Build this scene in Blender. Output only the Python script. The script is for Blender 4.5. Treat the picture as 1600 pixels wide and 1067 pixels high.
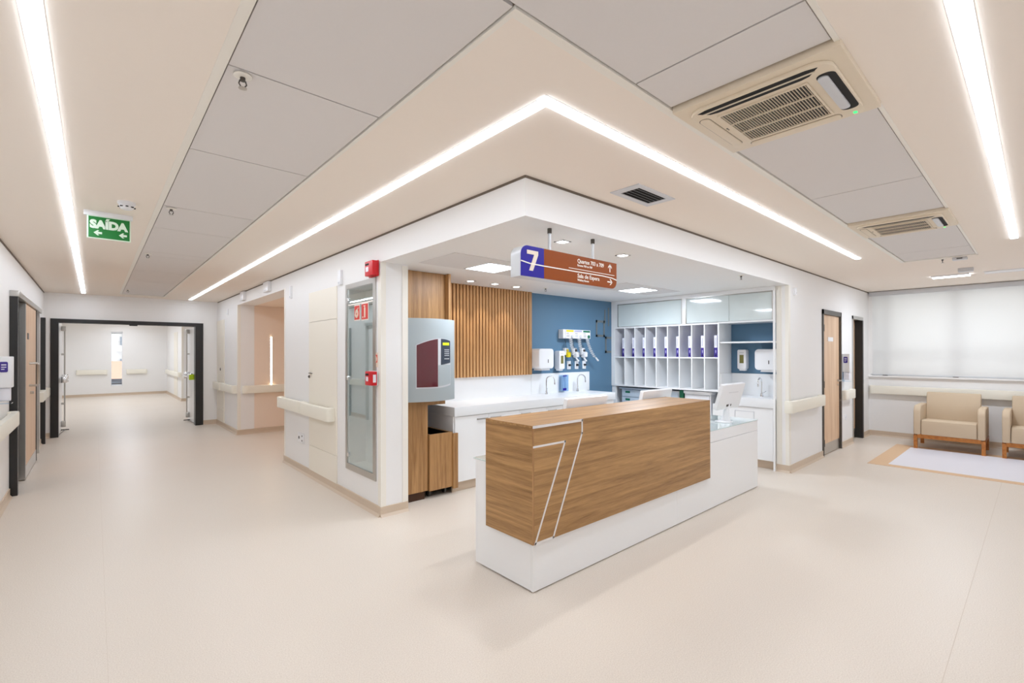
import bpy, bmesh, math, random
from mathutils import Vector, Matrix, Euler
random.seed(7)
for o in list(bpy.data.objects): bpy.data.objects.remove(o, do_unlink=True)
scene = bpy.context.scene
COL = scene.collection
PI = math.pi
# ------------------------------------------------------------------ camera
cam = bpy.data.objects.new('camera', bpy.data.cameras.new('camera')); COL.objects.link(cam)
_a, _p, _r = PI/4 + .0592, .0037, -.0018
_F = Vector((math.cos(_a)*math.cos(_p), math.sin(_a)*math.cos(_p), math.sin(_p)))
_R0 = Vector((math.sin(_a), -math.cos(_a), 0)); _U0 = _R0.cross(_F)
_R = _R0*math.cos(_r) + _U0*math.sin(_r); _U = -_R0*math.sin(_r) + _U0*math.cos(_r)
cam.matrix_world = Matrix(((_R.x, _U.x, -_F.x, -2.0503), (_R.y, _U.y, -_F.y, -2.1778), (_R.z, _U.z, -_F.z, 1.5697), (0, 0, 0, 1)))
cam.data.sensor_width = 36; cam.data.lens = 36*734.32/1600
cam.data.shift_y = 14.536/1600
cam.data.clip_start = .05; cam.data.clip_end = 300
scene.camera = cam
# ------------------------------------------------------------------ world, exposure, lamp strengths
W = bpy.data.worlds.new('overcast_sky'); scene.world = W; W.use_nodes = True
bg = W.node_tree.nodes['Background']; bg.inputs[0].default_value = (1, .99, .975, 1); bg.inputs[1].default_value = 2.15
scene.view_settings.view_transform = 'Standard'; scene.view_settings.look = 'None'
scene.view_settings.exposure = 0.29; scene.view_settings.gamma = 1; scene.view_settings.use_curve_mapping = False
scene.cycles.max_bounces = 12; scene.cycles.diffuse_bounces = 8; scene.cycles.glossy_bounces = 4
scene.cycles.use_denoising = True
STRIP_L, STRIP_LL, STRIP_R, STRIP_RR, STRIP_FAR = 17.5, 17.0, 29.0, 11.5, 23.0      # ceiling light lines
PANEL, PANEL_B, SHORT = 25.0, 54.0, 105.0       # square ceiling panels
SPOT = 22.0       # small square downlights
# ------------------------------------------------------------------ materials
def lin(c):
    c = c/255.0
    return c/12.92 if c <= .04045 else ((c+.055)/1.055)**2.4
def rgb(r, g, b): return (lin(r), lin(g), lin(b), 1)
MATS = {}
def mat(name, col, rough=.5, metal=0.0, spec=.5, coat=0.0, emit=None, estr=0, noise=0.0, nscale=200.0, bump=0.0):
    m = bpy.data.materials.new(name); m.use_nodes = True; nt = m.node_tree
    b = nt.nodes['Principled BSDF']
    b.inputs['Base Color'].default_value = col; b.inputs['Roughness'].default_value = rough
    b.inputs['Metallic'].default_value = metal; b.inputs['Specular IOR Level'].default_value = spec
    if coat: b.inputs['Coat Weight'].default_value = coat; b.inputs['Coat Roughness'].default_value = .08
    if emit: b.inputs['Emission Color'].default_value = emit; b.inputs['Emission Strength'].default_value = estr
    if noise or bump:
        tc = nt.nodes.new('ShaderNodeTexCoord'); n = nt.nodes.new('ShaderNodeTexNoise')
        n.inputs['Scale'].default_value = nscale; n.inputs['Detail'].default_value = 3
        nt.links.new(tc.outputs['Object'], n.inputs['Vector'])
        if noise:
            mx = nt.nodes.new('ShaderNodeMix'); mx.data_type = 'RGBA'
            mx.inputs[6].default_value = tuple(c*(1-noise) for c in col[:3]) + (1,)
            mx.inputs[7].default_value = tuple(min(1, c*(1+noise)) for c in col[:3]) + (1,)
            nt.links.new(n.outputs['Fac'], mx.inputs[0]); nt.links.new(mx.outputs[2], b.inputs['Base Color'])
        if bump:
            bp = nt.nodes.new('ShaderNodeBump'); bp.inputs['Strength'].default_value = bump; bp.inputs['Distance'].default_value = .002
            nt.links.new(n.outputs['Fac'], bp.inputs['Height']); nt.links.new(bp.outputs[0], b.inputs['Normal'])
    MATS[name] = m; return m
def wood(name, dark, light, axis, rough=.42, scale=1.0):
    m = bpy.data.materials.new(name); m.use_nodes = True; nt = m.node_tree; b = nt.nodes['Principled BSDF']
    b.inputs['Roughness'].default_value = rough
    tc = nt.nodes.new('ShaderNodeTexCoord'); mp = nt.nodes.new('ShaderNodeMapping')
    s = [11.0, 11.0, 11.0]; s['xyz'.index(axis)] = .45
    mp.inputs['Scale'].default_value = [v*scale for v in s]
    nt.links.new(tc.outputs['Object'], mp.inputs['Vector'])
    n1 = nt.nodes.new('ShaderNodeTexNoise'); n1.inputs['Scale'].default_value = 1.6; n1.inputs['Detail'].default_value = 5; n1.inputs['Distortion'].default_value = .7
    n2 = nt.nodes.new('ShaderNodeTexNoise'); n2.inputs['Scale'].default_value = 13; n2.inputs['Detail'].default_value = 4
    nt.links.new(mp.outputs[0], n1.inputs['Vector']); nt.links.new(mp.outputs[0], n2.inputs['Vector'])
    ad = nt.nodes.new('ShaderNodeMath'); ad.operation = 'MULTIPLY_ADD'; ad.inputs[1].default_value = .45
    nt.links.new(n2.outputs['Fac'], ad.inputs[0]); nt.links.new(n1.outputs['Fac'], ad.inputs[2])
    r = nt.nodes.new('ShaderNodeValToRGB'); r.color_ramp.elements[0].position = .48; r.color_ramp.elements[1].position = .95
    r.color_ramp.elements[0].color = dark; r.color_ramp.elements[1].color = light
    nt.links.new(ad.outputs[0], r.inputs[0]); nt.links.new(r.outputs[0], b.inputs['Base Color'])
    MATS[name] = m; return m
WHITE = mat('white_wall_paint', rgb(238, 237, 236), .55, noise=.008, nscale=40)
CEIL = mat('ceiling_paint', rgb(243, 233, 222), .7, noise=.008, nscale=30)
TILE = mat('grey_ceiling_tile', rgb(222, 218, 216), .75, noise=.01, nscale=90)
CREAM = mat('cream_profile', rgb(239, 235, 226), .4)
CREAMDOOR = mat('cream_service_door', rgb(240, 234, 221), .45)
RAIL = mat('ivory_handrail_vinyl', rgb(240, 236, 223), .35)
SKIRT = mat('beige_skirting_vinyl', rgb(206, 187, 166), .4)
GAPSHADE = mat('painted_gap_shade', rgb(112, 100, 88), .7)  # dark tone painted in for the shade inside narrow gaps
LAQ = mat('white_lacquer', rgb(240, 241, 242), .28, coat=.2)
SOLID = mat('white_solid_surface', rgb(234, 236, 238), .3)
PLASTIC = mat('white_plastic', rgb(236, 237, 240), .3)
GREYPL = mat('pale_grey_plastic', rgb(206, 208, 212), .35)
BLUEWALL = mat('blue_wall_paint', rgb(88, 124, 152), .6, noise=.01, nscale=30)
BLUEGREY = mat('faded_wall_graphic', rgb(112, 120, 122), .5)
STEEL = mat('brushed_steel', rgb(196, 194, 190), .28, metal=1, noise=.03, nscale=120)
CHROME = mat('chrome', rgb(225, 226, 228), .08, metal=1)
DARKMETAL = mat('dark_grey_metal', rgb(92, 88, 84), .4, metal=.6)
BLACK = mat('black_frame_paint', rgb(34, 33, 33), .35)
BLACKIN = mat('black_interior', rgb(12, 12, 12), .7)
REDP = mat('red_plastic', rgb(205, 22, 34), .35)
REDS = mat('red_print', rgb(214, 62, 52), .5)
PRINTW = mat('white_print', rgb(245, 240, 232), .5)
CREAMP = mat('cream_print', rgb(232, 218, 200), .5)
PURPLE = mat('purple_print', rgb(62, 44, 140), .45)
SIGNBLUE = mat('sign_blue', rgb(34, 22, 146), .4, spec=.3)
SIGNBROWN = mat('sign_brown', rgb(142, 68, 14), .45, spec=.2)
SILVER = mat('silver_sign_body', rgb(205, 207, 210), .35, metal=.3)
GREEN = mat('exit_green', rgb(4, 122, 44), .4)
EXITWHITE = mat('exit_white', rgb(226, 244, 226), .5)
TUBEGREY = mat('tube_station_grey', rgb(170, 179, 182), .38)
BURG = mat('burgundy_tinted_window', rgb(92, 36, 44), .12, coat=.5)
KEYPAD = mat('keypad_slate', rgb(52, 62, 76), .35)
LCD = mat('lcd_yellow', rgb(190, 205, 20), .4, emit=rgb(190, 210, 20), estr=.6)
ACC = mat('ac_cream_plastic', rgb(226, 212, 190), .42)
ACDARK = mat('ac_grille_dark', rgb(30, 26, 24), .6)
SOFA = mat('beige_upholstery', rgb(196, 176, 150), .7, noise=.05, nscale=500, bump=.15)
HONEY = wood('honey_wood', rgb(160, 92, 30), rgb(200, 130, 58), 'x', .4)
OAKX = wood('oak_grain_horizontal', rgb(130, 92, 49), rgb(187, 144, 92), 'x', .4, 1.6)
OAKY = wood('oak_grain_side', rgb(130, 92, 49), rgb(187, 144, 92), 'y', .4, 1.6)
OAKZ = wood('oak_grain_vertical', rgb(140, 98, 56), rgb(190, 146, 96), 'z', .42, 1.5)
SLATW = wood('slat_wood', rgb(180, 130, 80), rgb(216, 170, 118), 'z', .5)
SLATB = mat('slat_backing', rgb(70, 42, 22), .7)
PALEWOOD = wood('pale_door_wood', rgb(206, 168, 132), rgb(232, 202, 172), 'z', .45)
INLAYW = mat('inlay_white_vinyl', rgb(226, 226, 234), .4)
INLAYT = mat('inlay_tan_vinyl', rgb(218, 182, 142), .4)
LABELW = mat('label_white', rgb(236, 236, 244), .5)
YELLOW = mat('label_yellow', rgb(236, 214, 20), .5)
GREENL = mat('label_green', rgb(20, 110, 80), .5)
LAV = mat('label_lavender', rgb(176, 176, 206), .5)
CARTBLUE = mat('cart_pale_blue', rgb(196, 210, 224), .35)
DARKBLUE = mat('dark_blue_panel', rgb(40, 66, 92), .5)
LIME = mat('lime_plastic', rgb(190, 220, 30), .4)
COOL = (.875, .962, 1.075, 1)
GLOW = 7.0        # what the diffusers themselves give off; the LED strips behind them carry the rest
STRIPM = [mat('light_line_diffuser', (1, 1, 1, 1), .5, emit=COOL, estr=GLOW) for e in range(5)]
STRIPS = (STRIP_L, STRIP_LL, STRIP_R, STRIP_RR, STRIP_FAR)
SHORTM = mat('short_line_diffuser', (1, 1, 1, 1), .5, emit=COOL, estr=GLOW)
PANELM = mat('panel_diffuser', (1, 1, 1, 1), .5, emit=(.88, .965, 1.06, 1), estr=GLOW)
PANELM2 = mat('panel_diffuser_bright', (1, 1, 1, 1), .5, emit=(.88, .965, 1.06, 1), estr=GLOW)
SPOTM = mat('downlight_diffuser', (1, 1, 1, 1), .5, emit=(1, .95, .88, 1), estr=SPOT)
WARMM = mat('warm_led_profile', (1, 1, 1, 1), .5, emit=(1, .82, .62, 1), estr=22)
LEDGREEN = mat('led_green', rgb(40, 230, 110), .4, emit=rgb(40, 230, 110), estr=1.5)
FARW = mat('tower_render', rgb(236, 236, 236), .8)
FARWIN = mat('tower_window', rgb(150, 162, 176), .3)
FARORANGE = mat('terracotta_roof', rgb(226, 190, 168), .8)
FARGREY = mat('grey_far_wall', rgb(150, 160, 174), .8)
FARSAND = mat('sand_far_wall', rgb(226, 206, 176), .8)
def floor_mat():
    m = mat('beige_sheet_vinyl', rgb(224, 211, 196), .42, spec=.3); nt = m.node_tree; b = nt.nodes['Principled BSDF']
    tc = nt.nodes.new('ShaderNodeTexCoord')
    n = nt.nodes.new('ShaderNodeTexNoise'); n.inputs['Scale'].default_value = 160; n.inputs['Detail'].default_value = 2
    n2 = nt.nodes.new('ShaderNodeTexNoise'); n2.inputs['Scale'].default_value = 1.3; n2.inputs['Detail'].default_value = 3
    nt.links.new(tc.outputs['Object'], n.inputs['Vector']); nt.links.new(tc.outputs['Object'], n2.inputs['Vector'])
    r = nt.nodes.new('ShaderNodeValToRGB'); r.color_ramp.elements[0].position = .3; r.color_ramp.elements[1].position = .7
    r.color_ramp.elements[0].color = rgb(211, 199, 186); r.color_ramp.elements[1].color = rgb(228, 218, 206)
    nt.links.new(n.outputs['Fac'], r.inputs[0]); nt.links.new(r.outputs[0], b.inputs['Base Color'])
    mr = nt.nodes.new('ShaderNodeMapRange'); mr.inputs[3].default_value = .34; mr.inputs[4].default_value = .46
    nt.links.new(n2.outputs['Fac'], mr.inputs[0]); nt.links.new(mr.outputs[0], b.inputs['Roughness'])
    return m
FLOOR = floor_mat()
def glassmat(name, col, tint, mixf, rough=.02):
    m = bpy.data.materials.new(name); m.use_nodes = True; nt = m.node_tree; nt.nodes.clear()
    o = nt.nodes.new('ShaderNodeOutputMaterial'); g = nt.nodes.new('ShaderNodeBsdfGlossy'); t = nt.nodes.new('ShaderNodeBsdfTransparent')
    g.inputs['Roughness'].default_value = rough; g.inputs['Color'].default_value = col; t.inputs['Color'].default_value = tint
    f = nt.nodes.new('ShaderNodeLayerWeight'); pw = nt.nodes.new('ShaderNodeMath'); pw.operation = 'POWER'; pw.inputs[1].default_value = 4.0
    nt.links.new(f.outputs['Facing'], pw.inputs[0]); f = pw
    ad = nt.nodes.new('ShaderNodeMath'); ad.operation = 'ADD'; ad.inputs[1].default_value = mixf; ad.use_clamp = True
    mx = nt.nodes.new('ShaderNodeMixShader')
    nt.links.new(f.outputs[0], ad.inputs[0]); nt.links.new(ad.outputs[0], mx.inputs[0])
    nt.links.new(t.outputs[0], mx.inputs[1]); nt.links.new(g.outputs[0], mx.inputs[2]); nt.links.new(mx.outputs[0], o.inputs[0])
    MATS[name] = m; return m
GLASS = glassmat('window_glass', (1, 1, 1, 1), (.95, .98, .98, 1), 0.04)
DIMGLASS = glassmat('view_dimming_glass', (1, 1, 1, 1), (.78, .79, .80, 1), 0.04)  # grey tint added only to dim the bright view outside
CABGLASS = glassmat('cabinet_door_glass', (.95, 1, 1, 1), (.90, .94, .94, 1), .22)
ACRYL = glassmat('clear_acrylic', (1, 1, 1, 1), (.78, .88, .97, 1), .05)
BACKGLASS = mat('white_back_painted_glass', rgb(212, 222, 222), .03, coat=1.0)
DESKGLASS = mat('desk_top_glass', rgb(206, 226, 226), .04, coat=1.0)
def blindmat():
    m = bpy.data.materials.new('roller_blind_cloth'); m.use_nodes = True; nt = m.node_tree; nt.nodes.clear()
    o = nt.nodes.new('ShaderNodeOutputMaterial'); d = nt.nodes.new('ShaderNodeBsdfDiffuse'); t = nt.nodes.new('ShaderNodeBsdfTranslucent')
    d.inputs[0].default_value = rgb(238, 238, 238); t.inputs[0].default_value = rgb(240, 240, 240)
    mx = nt.nodes.new('ShaderNodeMixShader'); mx.inputs[0].default_value = .42
    nt.links.new(d.outputs[0], mx.inputs[1]); nt.links.new(t.outputs[0], mx.inputs[2]); nt.links.new(mx.outputs[0], o.inputs[0])
    return m
BLIND = blindmat()
# ------------------------------------------------------------------ mesh helpers
class MB:
    def __init__(s): s.bm = bmesh.new()
    def box(s, x0, x1, y0, y1, z0, z1, bev=0, seg=2):
        b = bmesh.new()
        vs = [b.verts.new((x, y, z)) for x in (x0, x1) for y in (y0, y1) for z in (z0, z1)]
        for f in ((0, 1, 3, 2), (4, 6, 7, 5), (0, 4, 5, 1), (2, 3, 7, 6), (0, 2, 6, 4), (1, 5, 7, 3)): b.faces.new([vs[i] for i in f])
        bmesh.ops.recalc_face_normals(b, faces=b.faces[:])
        if bev: bmesh.ops.bevel(b, geom=b.edges[:], offset=bev, segments=seg, affect='EDGES', profile=.6)
        s.add(b); return s
    def add(s, b, M=None):
        if M: b.transform(M)
        me = bpy.data.meshes.new('tmp'); b.to_mesh(me); b.free(); s.bm.from_mesh(me); bpy.data.meshes.remove(me)
    def prism(s, poly, axis, a0, a1, bev=0, seg=2, M=None):
        # poly in the plane of the two other axes (x,y)/(x,z)/(y,z)
        b = bmesh.new()
        def P(u, v, w): return {'z': (u, v, w), 'y': (u, w, v), 'x': (w, u, v)}[axis]
        A = [b.verts.new(P(u, v, a0)) for u, v in poly]; B = [b.verts.new(P(u, v, a1)) for u, v in poly]
        n = len(poly); b.faces.new(A); b.faces.new(B[::-1])
        for i in range(n): b.faces.new((A[i], A[(i+1) % n], B[(i+1) % n], B[i]))
        bmesh.ops.recalc_face_normals(b, faces=b.faces[:])
        if bev:
            ed = [e for e in b.edges if (e.verts[0] in A) == (e.verts[1] in A)]
            bmesh.ops.bevel(b, geom=ed, offset=bev, segments=seg, affect='EDGES', profile=.6)
        s.add(b, M); return s
    def tube(s, pts, r, n=10, caps=True):
        pts = [Vector(p) for p in pts]; b = bmesh.new(); rings = []; N = len(pts)
        rr = r if isinstance(r, (list, tuple)) else [r]*N
        t = (pts[1]-pts[0]).normalized(); u = t.orthogonal().normalized()
        for i, p in enumerate(pts):
            t = (pts[min(i+1, N-1)]-pts[max(i-1, 0)]).normalized()
            u = (u - t*u.dot(t)).normalized(); v = t.cross(u)
            rings.append([b.verts.new(p + (u*math.cos(2*PI*k/n)+v*math.sin(2*PI*k/n))*rr[i]) for k in range(n)])
        for i in range(N-1):
            for k in range(n): b.faces.new((rings[i][k], rings[i][(k+1) % n], rings[i+1][(k+1) % n], rings[i+1][k]))
        if caps: b.faces.new(rings[0][::-1]); b.faces.new(rings[-1])
        bmesh.ops.recalc_face_normals(b, faces=b.faces[:]); s.add(b); return s
    def cyl(s, p0, p1, r, n=20): return s.tube([p0, p1], r, n)
    def lathe(s, prof, c, n=24, axis='z'):
        b = bmesh.new(); rings = []
        for r, h in prof:
            ring = []
            for k in range(n):
                a = 2*PI*k/n; x, y = r*math.cos(a), r*math.sin(a)
                q = {'z': (x, y, h), 'y': (x, h, y), 'x': (h, x, y)}[axis]
                ring.append(b.verts.new(Vector(q)+Vector(c)))
            rings.append(ring)
        for i in range(len(rings)-1):
            for k in range(n): b.faces.new((rings[i][k], rings[i][(k+1) % n], rings[i+1][(k+1) % n], rings[i+1][k]))
        b.faces.new(rings[0][::-1]); b.faces.new(rings[-1])
        bmesh.ops.recalc_face_normals(b, faces=b.faces[:]); s.add(b); return s
def tag(o, label=None, cat=None, group=None, kind=None):
    if label: o['label'] = label
    if cat: o['category'] = cat
    if group: o['group'] = group
    if kind: o['kind'] = kind
    return o
def wloc(o):
    v = Vector((0, 0, 0))
    while o: v = v + o.location; o = o.parent
    return v
def obj(name, mb, m, parent=None, smooth=True, loc=None):
    me = bpy.data.meshes.new(name); base = wloc(parent) if parent else Vector(loc or (0, 0, 0))
    mb.bm.transform(Matrix.Translation(-base)); mb.bm.to_mesh(me); mb.bm.free()
    o = bpy.data.objects.new(name, me); COL.objects.link(o)
    if parent: o.parent = parent
    else: o.location = base
    me.materials.append(m)
    if smooth:
        me.polygons.foreach_set('use_smooth', [True]*len(me.polygons)); me.set_sharp_from_angle(angle=math.radians(35))
    return o
def thing(name, label, cat, loc=(0, 0, 0), group=None):
    o = bpy.data.objects.new(name, None); COL.objects.link(o); o.location = loc; o.empty_display_size = .1
    return tag(o, label, cat, group)
def one(name, mb, m, label, cat, loc=(0, 0, 0), group=None): return tag(obj(name, mb, m, None, loc=loc), label, cat, group)
def struct(name, mb, m, label, parent=None):
    o = obj(name, mb, m, parent, smooth=False)
    if not parent: tag(o, label, name.split('_')[0] if not name.startswith('trim') else 'trim', kind='structure')
    return o
def dup(root, loc, label=None, rz=None):
    r = root.copy(); COL.objects.link(r); r.location = loc
    if rz is not None: r.rotation_euler.z = rz
    if label: r['label'] = label
    for ch in list(root.children):
        c = ch.copy(); COL.objects.link(c); c.parent = r
        for g in ch.children:
            d = g.copy(); COL.objects.link(d); d.parent = c
    return r
def B(*a, **k): return MB().box(*a, **k)
def rrect(x0, x1, y0, y1, r, n=5, corners=(1, 1, 1, 1)):
    pts = []
    for (cx, cy, a0), on in zip(((x1, y1, 0), (x0, y1, 90), (x0, y0, 180), (x1, y0, 270)), corners):
        if not on: pts.append((cx, cy)); continue
        ox = cx - r if cx == x1 else cx + r; oy = cy - r if cy == y1 else cy + r
        for i in range(n+1):
            a = math.radians(a0 + 90*i/n); pts.append((ox + r*math.cos(a), oy + r*math.sin(a)))
    return pts
def text(s, size, org, U, V, depth=.002, align='LEFT', bold=0.0, xs=1.0):
    cu = bpy.data.curves.new('lettering', 'FONT'); cu.body = s; cu.size = size; cu.extrude = depth/2; cu.align_x = align; cu.offset = bold; cu.resolution_u = 3
    t = bpy.data.objects.new('lettering_tmp', cu); COL.objects.link(t); dg = bpy.context.evaluated_depsgraph_get()
    me = bpy.data.meshes.new_from_object(t.evaluated_get(dg)); bpy.data.objects.remove(t)
    U = Vector(U); V = Vector(V); N = U.cross(V)
    M = Matrix(((U.x*xs, V.x, N.x, org[0]), (U.y*xs, V.y, N.y, org[1]), (U.z*xs, V.z, N.z, org[2]), (0, 0, 0, 1)))
    me.transform(M); mb = MB(); mb.bm.from_mesh(me); bpy.data.meshes.remove(me); return mb
def wallgrid(axis, w0, w1, us, zs, holes):
    """wall slab with rectangular holes; axis = normal axis, (w0,w1) thickness; us/zs ranges; holes (u0,u1,z0,z1)"""
    U = sorted(set([us[0], us[1]] + [h[0] for h in holes] + [h[1] for h in holes])); Z = sorted(set([zs[0], zs[1]] + [h[2] for h in holes] + [h[3] for h in holes]))
    U = [u for u in U if us[0] <= u <= us[1]]; Z = [z for z in Z if zs[0] <= z <= zs[1]]
    def solid(i, j):
        if i < 0 or j < 0 or i >= len(U)-1 or j >= len(Z)-1: return False
        cu, cz = (U[i]+U[i+1])/2, (Z[j]+Z[j+1])/2
        return not any(h[0] < cu < h[1] and h[2] < cz < h[3] for h in holes)
    mb = MB(); b = bmesh.new()
    def P(w, u, z): return b.verts.new((w, u, z) if axis == 'x' else (u, w, z) if axis == 'y' else (u, z, w))
    for i in range(len(U)-1):
        for j in range(len(Z)-1):
            if not solid(i, j): continue
            a, c, d, e = U[i], U[i+1], Z[j], Z[j+1]
            b.faces.new([P(w0, a, d), P(w0, c, d), P(w0, c, e), P(w0, a, e)]); b.faces.new([P(w1, a, d), P(w1, a, e), P(w1, c, e), P(w1, c, d)])
            if not solid(i-1, j): b.faces.new([P(w0, a, d), P(w0, a, e), P(w1, a, e), P(w1, a, d)])
            if not solid(i+1, j): b.faces.new([P(w0, c, d), P(w1, c, d), P(w1, c, e), P(w0, c, e)])
            if not solid(i, j-1): b.faces.new([P(w0, a, d), P(w1, a, d), P(w1, c, d), P(w0, c, d)])
            if not solid(i, j+1): b.faces.new([P(w0, a, e), P(w0, c, e), P(w1, c, e), P(w1, a, e)])
    bmesh.ops.remove_doubles(b, verts=b.verts[:], dist=1e-5); bmesh.ops.recalc_face_normals(b, faces=b.faces[:])
    mb.add(b); return mb
# ================================================================== THE SETTING
H, ZS = 2.7, 2.442
struct('floor', B(-3.2, 9.2, -3.0, 21.3, -.12, 0), FLOOR, 'beige speckled sheet vinyl floor running through both corridors')
# flush vinyl inlay in the waiting corner
fl = bpy.data.objects['floor']
SEAM = mat('welded_floor_seam', rgb(206, 192, 176), .5)
def inlay(x0, x1, y0, y1, m, nm): obj(nm, B(x0, x1, y0, y1, -.002, .0025), m, fl, smooth=False)
inlay(6.10, 6.25, -2.72, -.54, INLAYT, 'inlay_border'); inlay(6.25, 8.16, -.75, -.54, INLAYT, 'inlay_border'); inlay(7.97, 8.16, -2.72, -.75, INLAYT, 'inlay_border')
inlay(6.25, 7.97, -2.72, -.75, INLAYW, 'inlay_field')
for y in (-1.86,): obj('floor_seam', B(-1.2, 6.1, y, y+.003, -.002, .0006), SEAM, fl, smooth=False)
obj('floor_seam', B(-2.0, -1.9985, -2.6, 9.9, -.002, .0005), SEAM, fl, smooth=False)
# ceiling drywall with two sunken tile strips
ch = [(-1.70, -1.0, -1.72, 9.55), (-1.70, 5.60, -1.72, -1.0)]
cb = wallgrid('z', H, H+.05, (-3.05, 9.2), (-3.0, 10.2), [(-1.70, -1.0, -1.0, 9.50), (-1.70, 5.60, -1.70, -1.0)])
cb.box(-3.05, 9.2, -3.0, 10.2, H+.06, H+.16); cb.box(-3.05, 2.4, 10.2, 21.3, H, H+.16)
struct('ceiling', cb, CEIL, 'flat off-white plasterboard ceiling with sunken grey tile strips')
ce = bpy.data.objects['ceiling']
G = .0045
def tile(x0, x1, y0, y1): obj('ceiling_tile', B(x0+G, x1-G, y0+G, y1-G, H+.004, H+.02), TILE, ce, smooth=False)
ys = [-1.035, -.06, .95, 2.288, 3.12, 4.42, 4.70, 6.03, 7.27, 8.45, 9.47]
for a, b in zip(ys, ys[1:]): tile(-1.662, -1.022, a, b)
for a, b in ((-1.662, -.34), (-.34, -.05), (.62, 1.94), (1.94, 2.93), (3.60, 4.925), (4.925, 5.57)): tile(a, b, -1.68, -1.04)
pr = MB()   # cream edge profiles of the tile strips
pr.box(-1.70, -1.664, -1.0, 9.50, H-.003, H+.012); pr.box(-1.020, -1.0, -1.038, 9.50, H-.003, H+.012)
pr.box(-1.70, 5.60, -1.70, -1.682, H-.003, H+.012); pr.box(-1.0, 5.60, -1.038, -1.0, H-.003, H+.012)
pr.box(-1.70, -1.0, 9.472, 9.50, H-.003, H+.012); pr.box(5.572, 5.60, -1.70, -1.0, H-.003, H+.012)
obj('edge_profile', pr, CREAM, ce, smooth=False)
# nurses' station soffit block (fascia + lower ceiling)
struct('ceiling_soffit', MB().prism([(0, 0), (4.695, 0), (4.695, .15), (5.2, .15), (5.2, 2.95), (.285, 2.95), (.285, 2.02), (0, 2.02)], 'z', ZS, H-.012), WHITE, 'white dropped soffit over the nurses station')
so = bpy.data.objects['ceiling_soffit']
for x0, x1, y0, y1 in ((.29, .80, 1.20, 1.82), (.80, 1.20, 1.20, 1.355), (.80, 1.20, 1.775, 1.82), (1.20, 1.58, 1.20, 1.82), (2.92, 3.44, 1.25, 1.81), (3.44, 3.85, 1.25, 1.37), (3.44, 3.85, 1.78, 1.81), (3.85, 4.22, 1.25, 1.81)):
    obj('ceiling_tile', B(x0+.002, x1-.002, y0+.002, y1-.002, ZS-.004, ZS+.004), TILE, so, smooth=False)
# walls
struct('wall_left', B(-2.95, -2.75, -2.95, 10.04, 0, H), WHITE, 'white corridor wall at far left with sliding doors')
struct('wall_end', wallgrid('y', 10.04, 10.2, (-3.1, .2), (0, H), [(-2.60, -.38, 0, 2.175)]), WHITE, 'white end wall around the black framed double door opening')
struct('wall_corridor', wallgrid('x', 0, .285, (2.02, 10.04), (0, H-.012), [(5.08, 8.04, 0, 2.49), (2.17, 2.79, .375, 2.25)]), WHITE, 'white corridor wall left of the nurses station with an alcove')
struct('wall_back', B(.285, 5.2, 2.77, 2.95, 0, ZS), BLUEWALL, 'blue back wall of the nurses station')
struct('wall_niche', B(5.05, 5.2, .15, 2.77, 0, ZS), BLUEWALL, 'dark blue wall behind the pigeonhole shelves')
struct('wall_right', wallgrid('y', 0, .15, (4.695, 9.2), (0, H), [(6.10, 7.05, 0, 2.2), (7.78, 8.47, 0, 2.19)]), WHITE, 'white wall right of the nurses station with two doors')
struct('wall_window', wallgrid('x', 8.95, 9.15, (-2.95, .15), (0, H), [(-2.72, -.03, 1.13, 2.66)]), WHITE, 'white window wall behind the waiting sofas')
struct('wall_near', B(-2.95, 9.15, -2.95, -2.75, 0, H), WHITE, 'white wall behind the camera')
# alcove
ab = MB(); ab.box(.285, 2.1, 8.04, 8.2, 0, 2.6); ab.box(.285, 2.1, 4.92, 5.08, 0, 2.6); ab.box(1.95, 2.1, 5.08, 8.04, 0, 2.6); ab.box(.285, 2.1, 5.08, 8.04, 2.49, 2.6)
ALCW = mat('alcove_beige_paint', rgb(238, 219, 202), .55)
struct('wall_alcove', ab, ALCW, 'beige-lit alcove walls off the left corridor')
# hall beyond the double door
struct('wall_far', wallgrid('y', 20.6, 20.8, (-3.1, .3), (0, H), [(-1.60, -1.27, .36, 2.37)]), WHITE, 'far end wall with a tall slot window')
struct('wall_far_left', B(-3.05, -2.9, 10.2, 20.6, 0, H), WHITE, 'left wall of the hall beyond the double door')
fb = MB(); fb.box(.07, .25, 16.4, 20.6, 0, H); fb.box(.25, 2.2, 16.4, 16.55, 0, H); fb.box(2.2, 2.35, 10.2, 16.55, 0, H); fb.box(.2, 2.35, 10.04, 10.2, 0, H)
struct('wall_far_right', fb, WHITE, 'stepped right wall of the hall beyond the double door')
# room behind the ajar right-hand door and behind door one
struct('wall_rear', MB().box(5.95, 8.95, 1.2, 1.3, 0, H).box(5.9, 6.0, .15, 1.2, 0, H).box(7.35, 7.45, .15, 1.2, 0, H).box(5.9, 8.95, .15, 1.3, 2.6, H), WHITE, 'plain walls of the rooms behind the right-hand doors')
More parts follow.
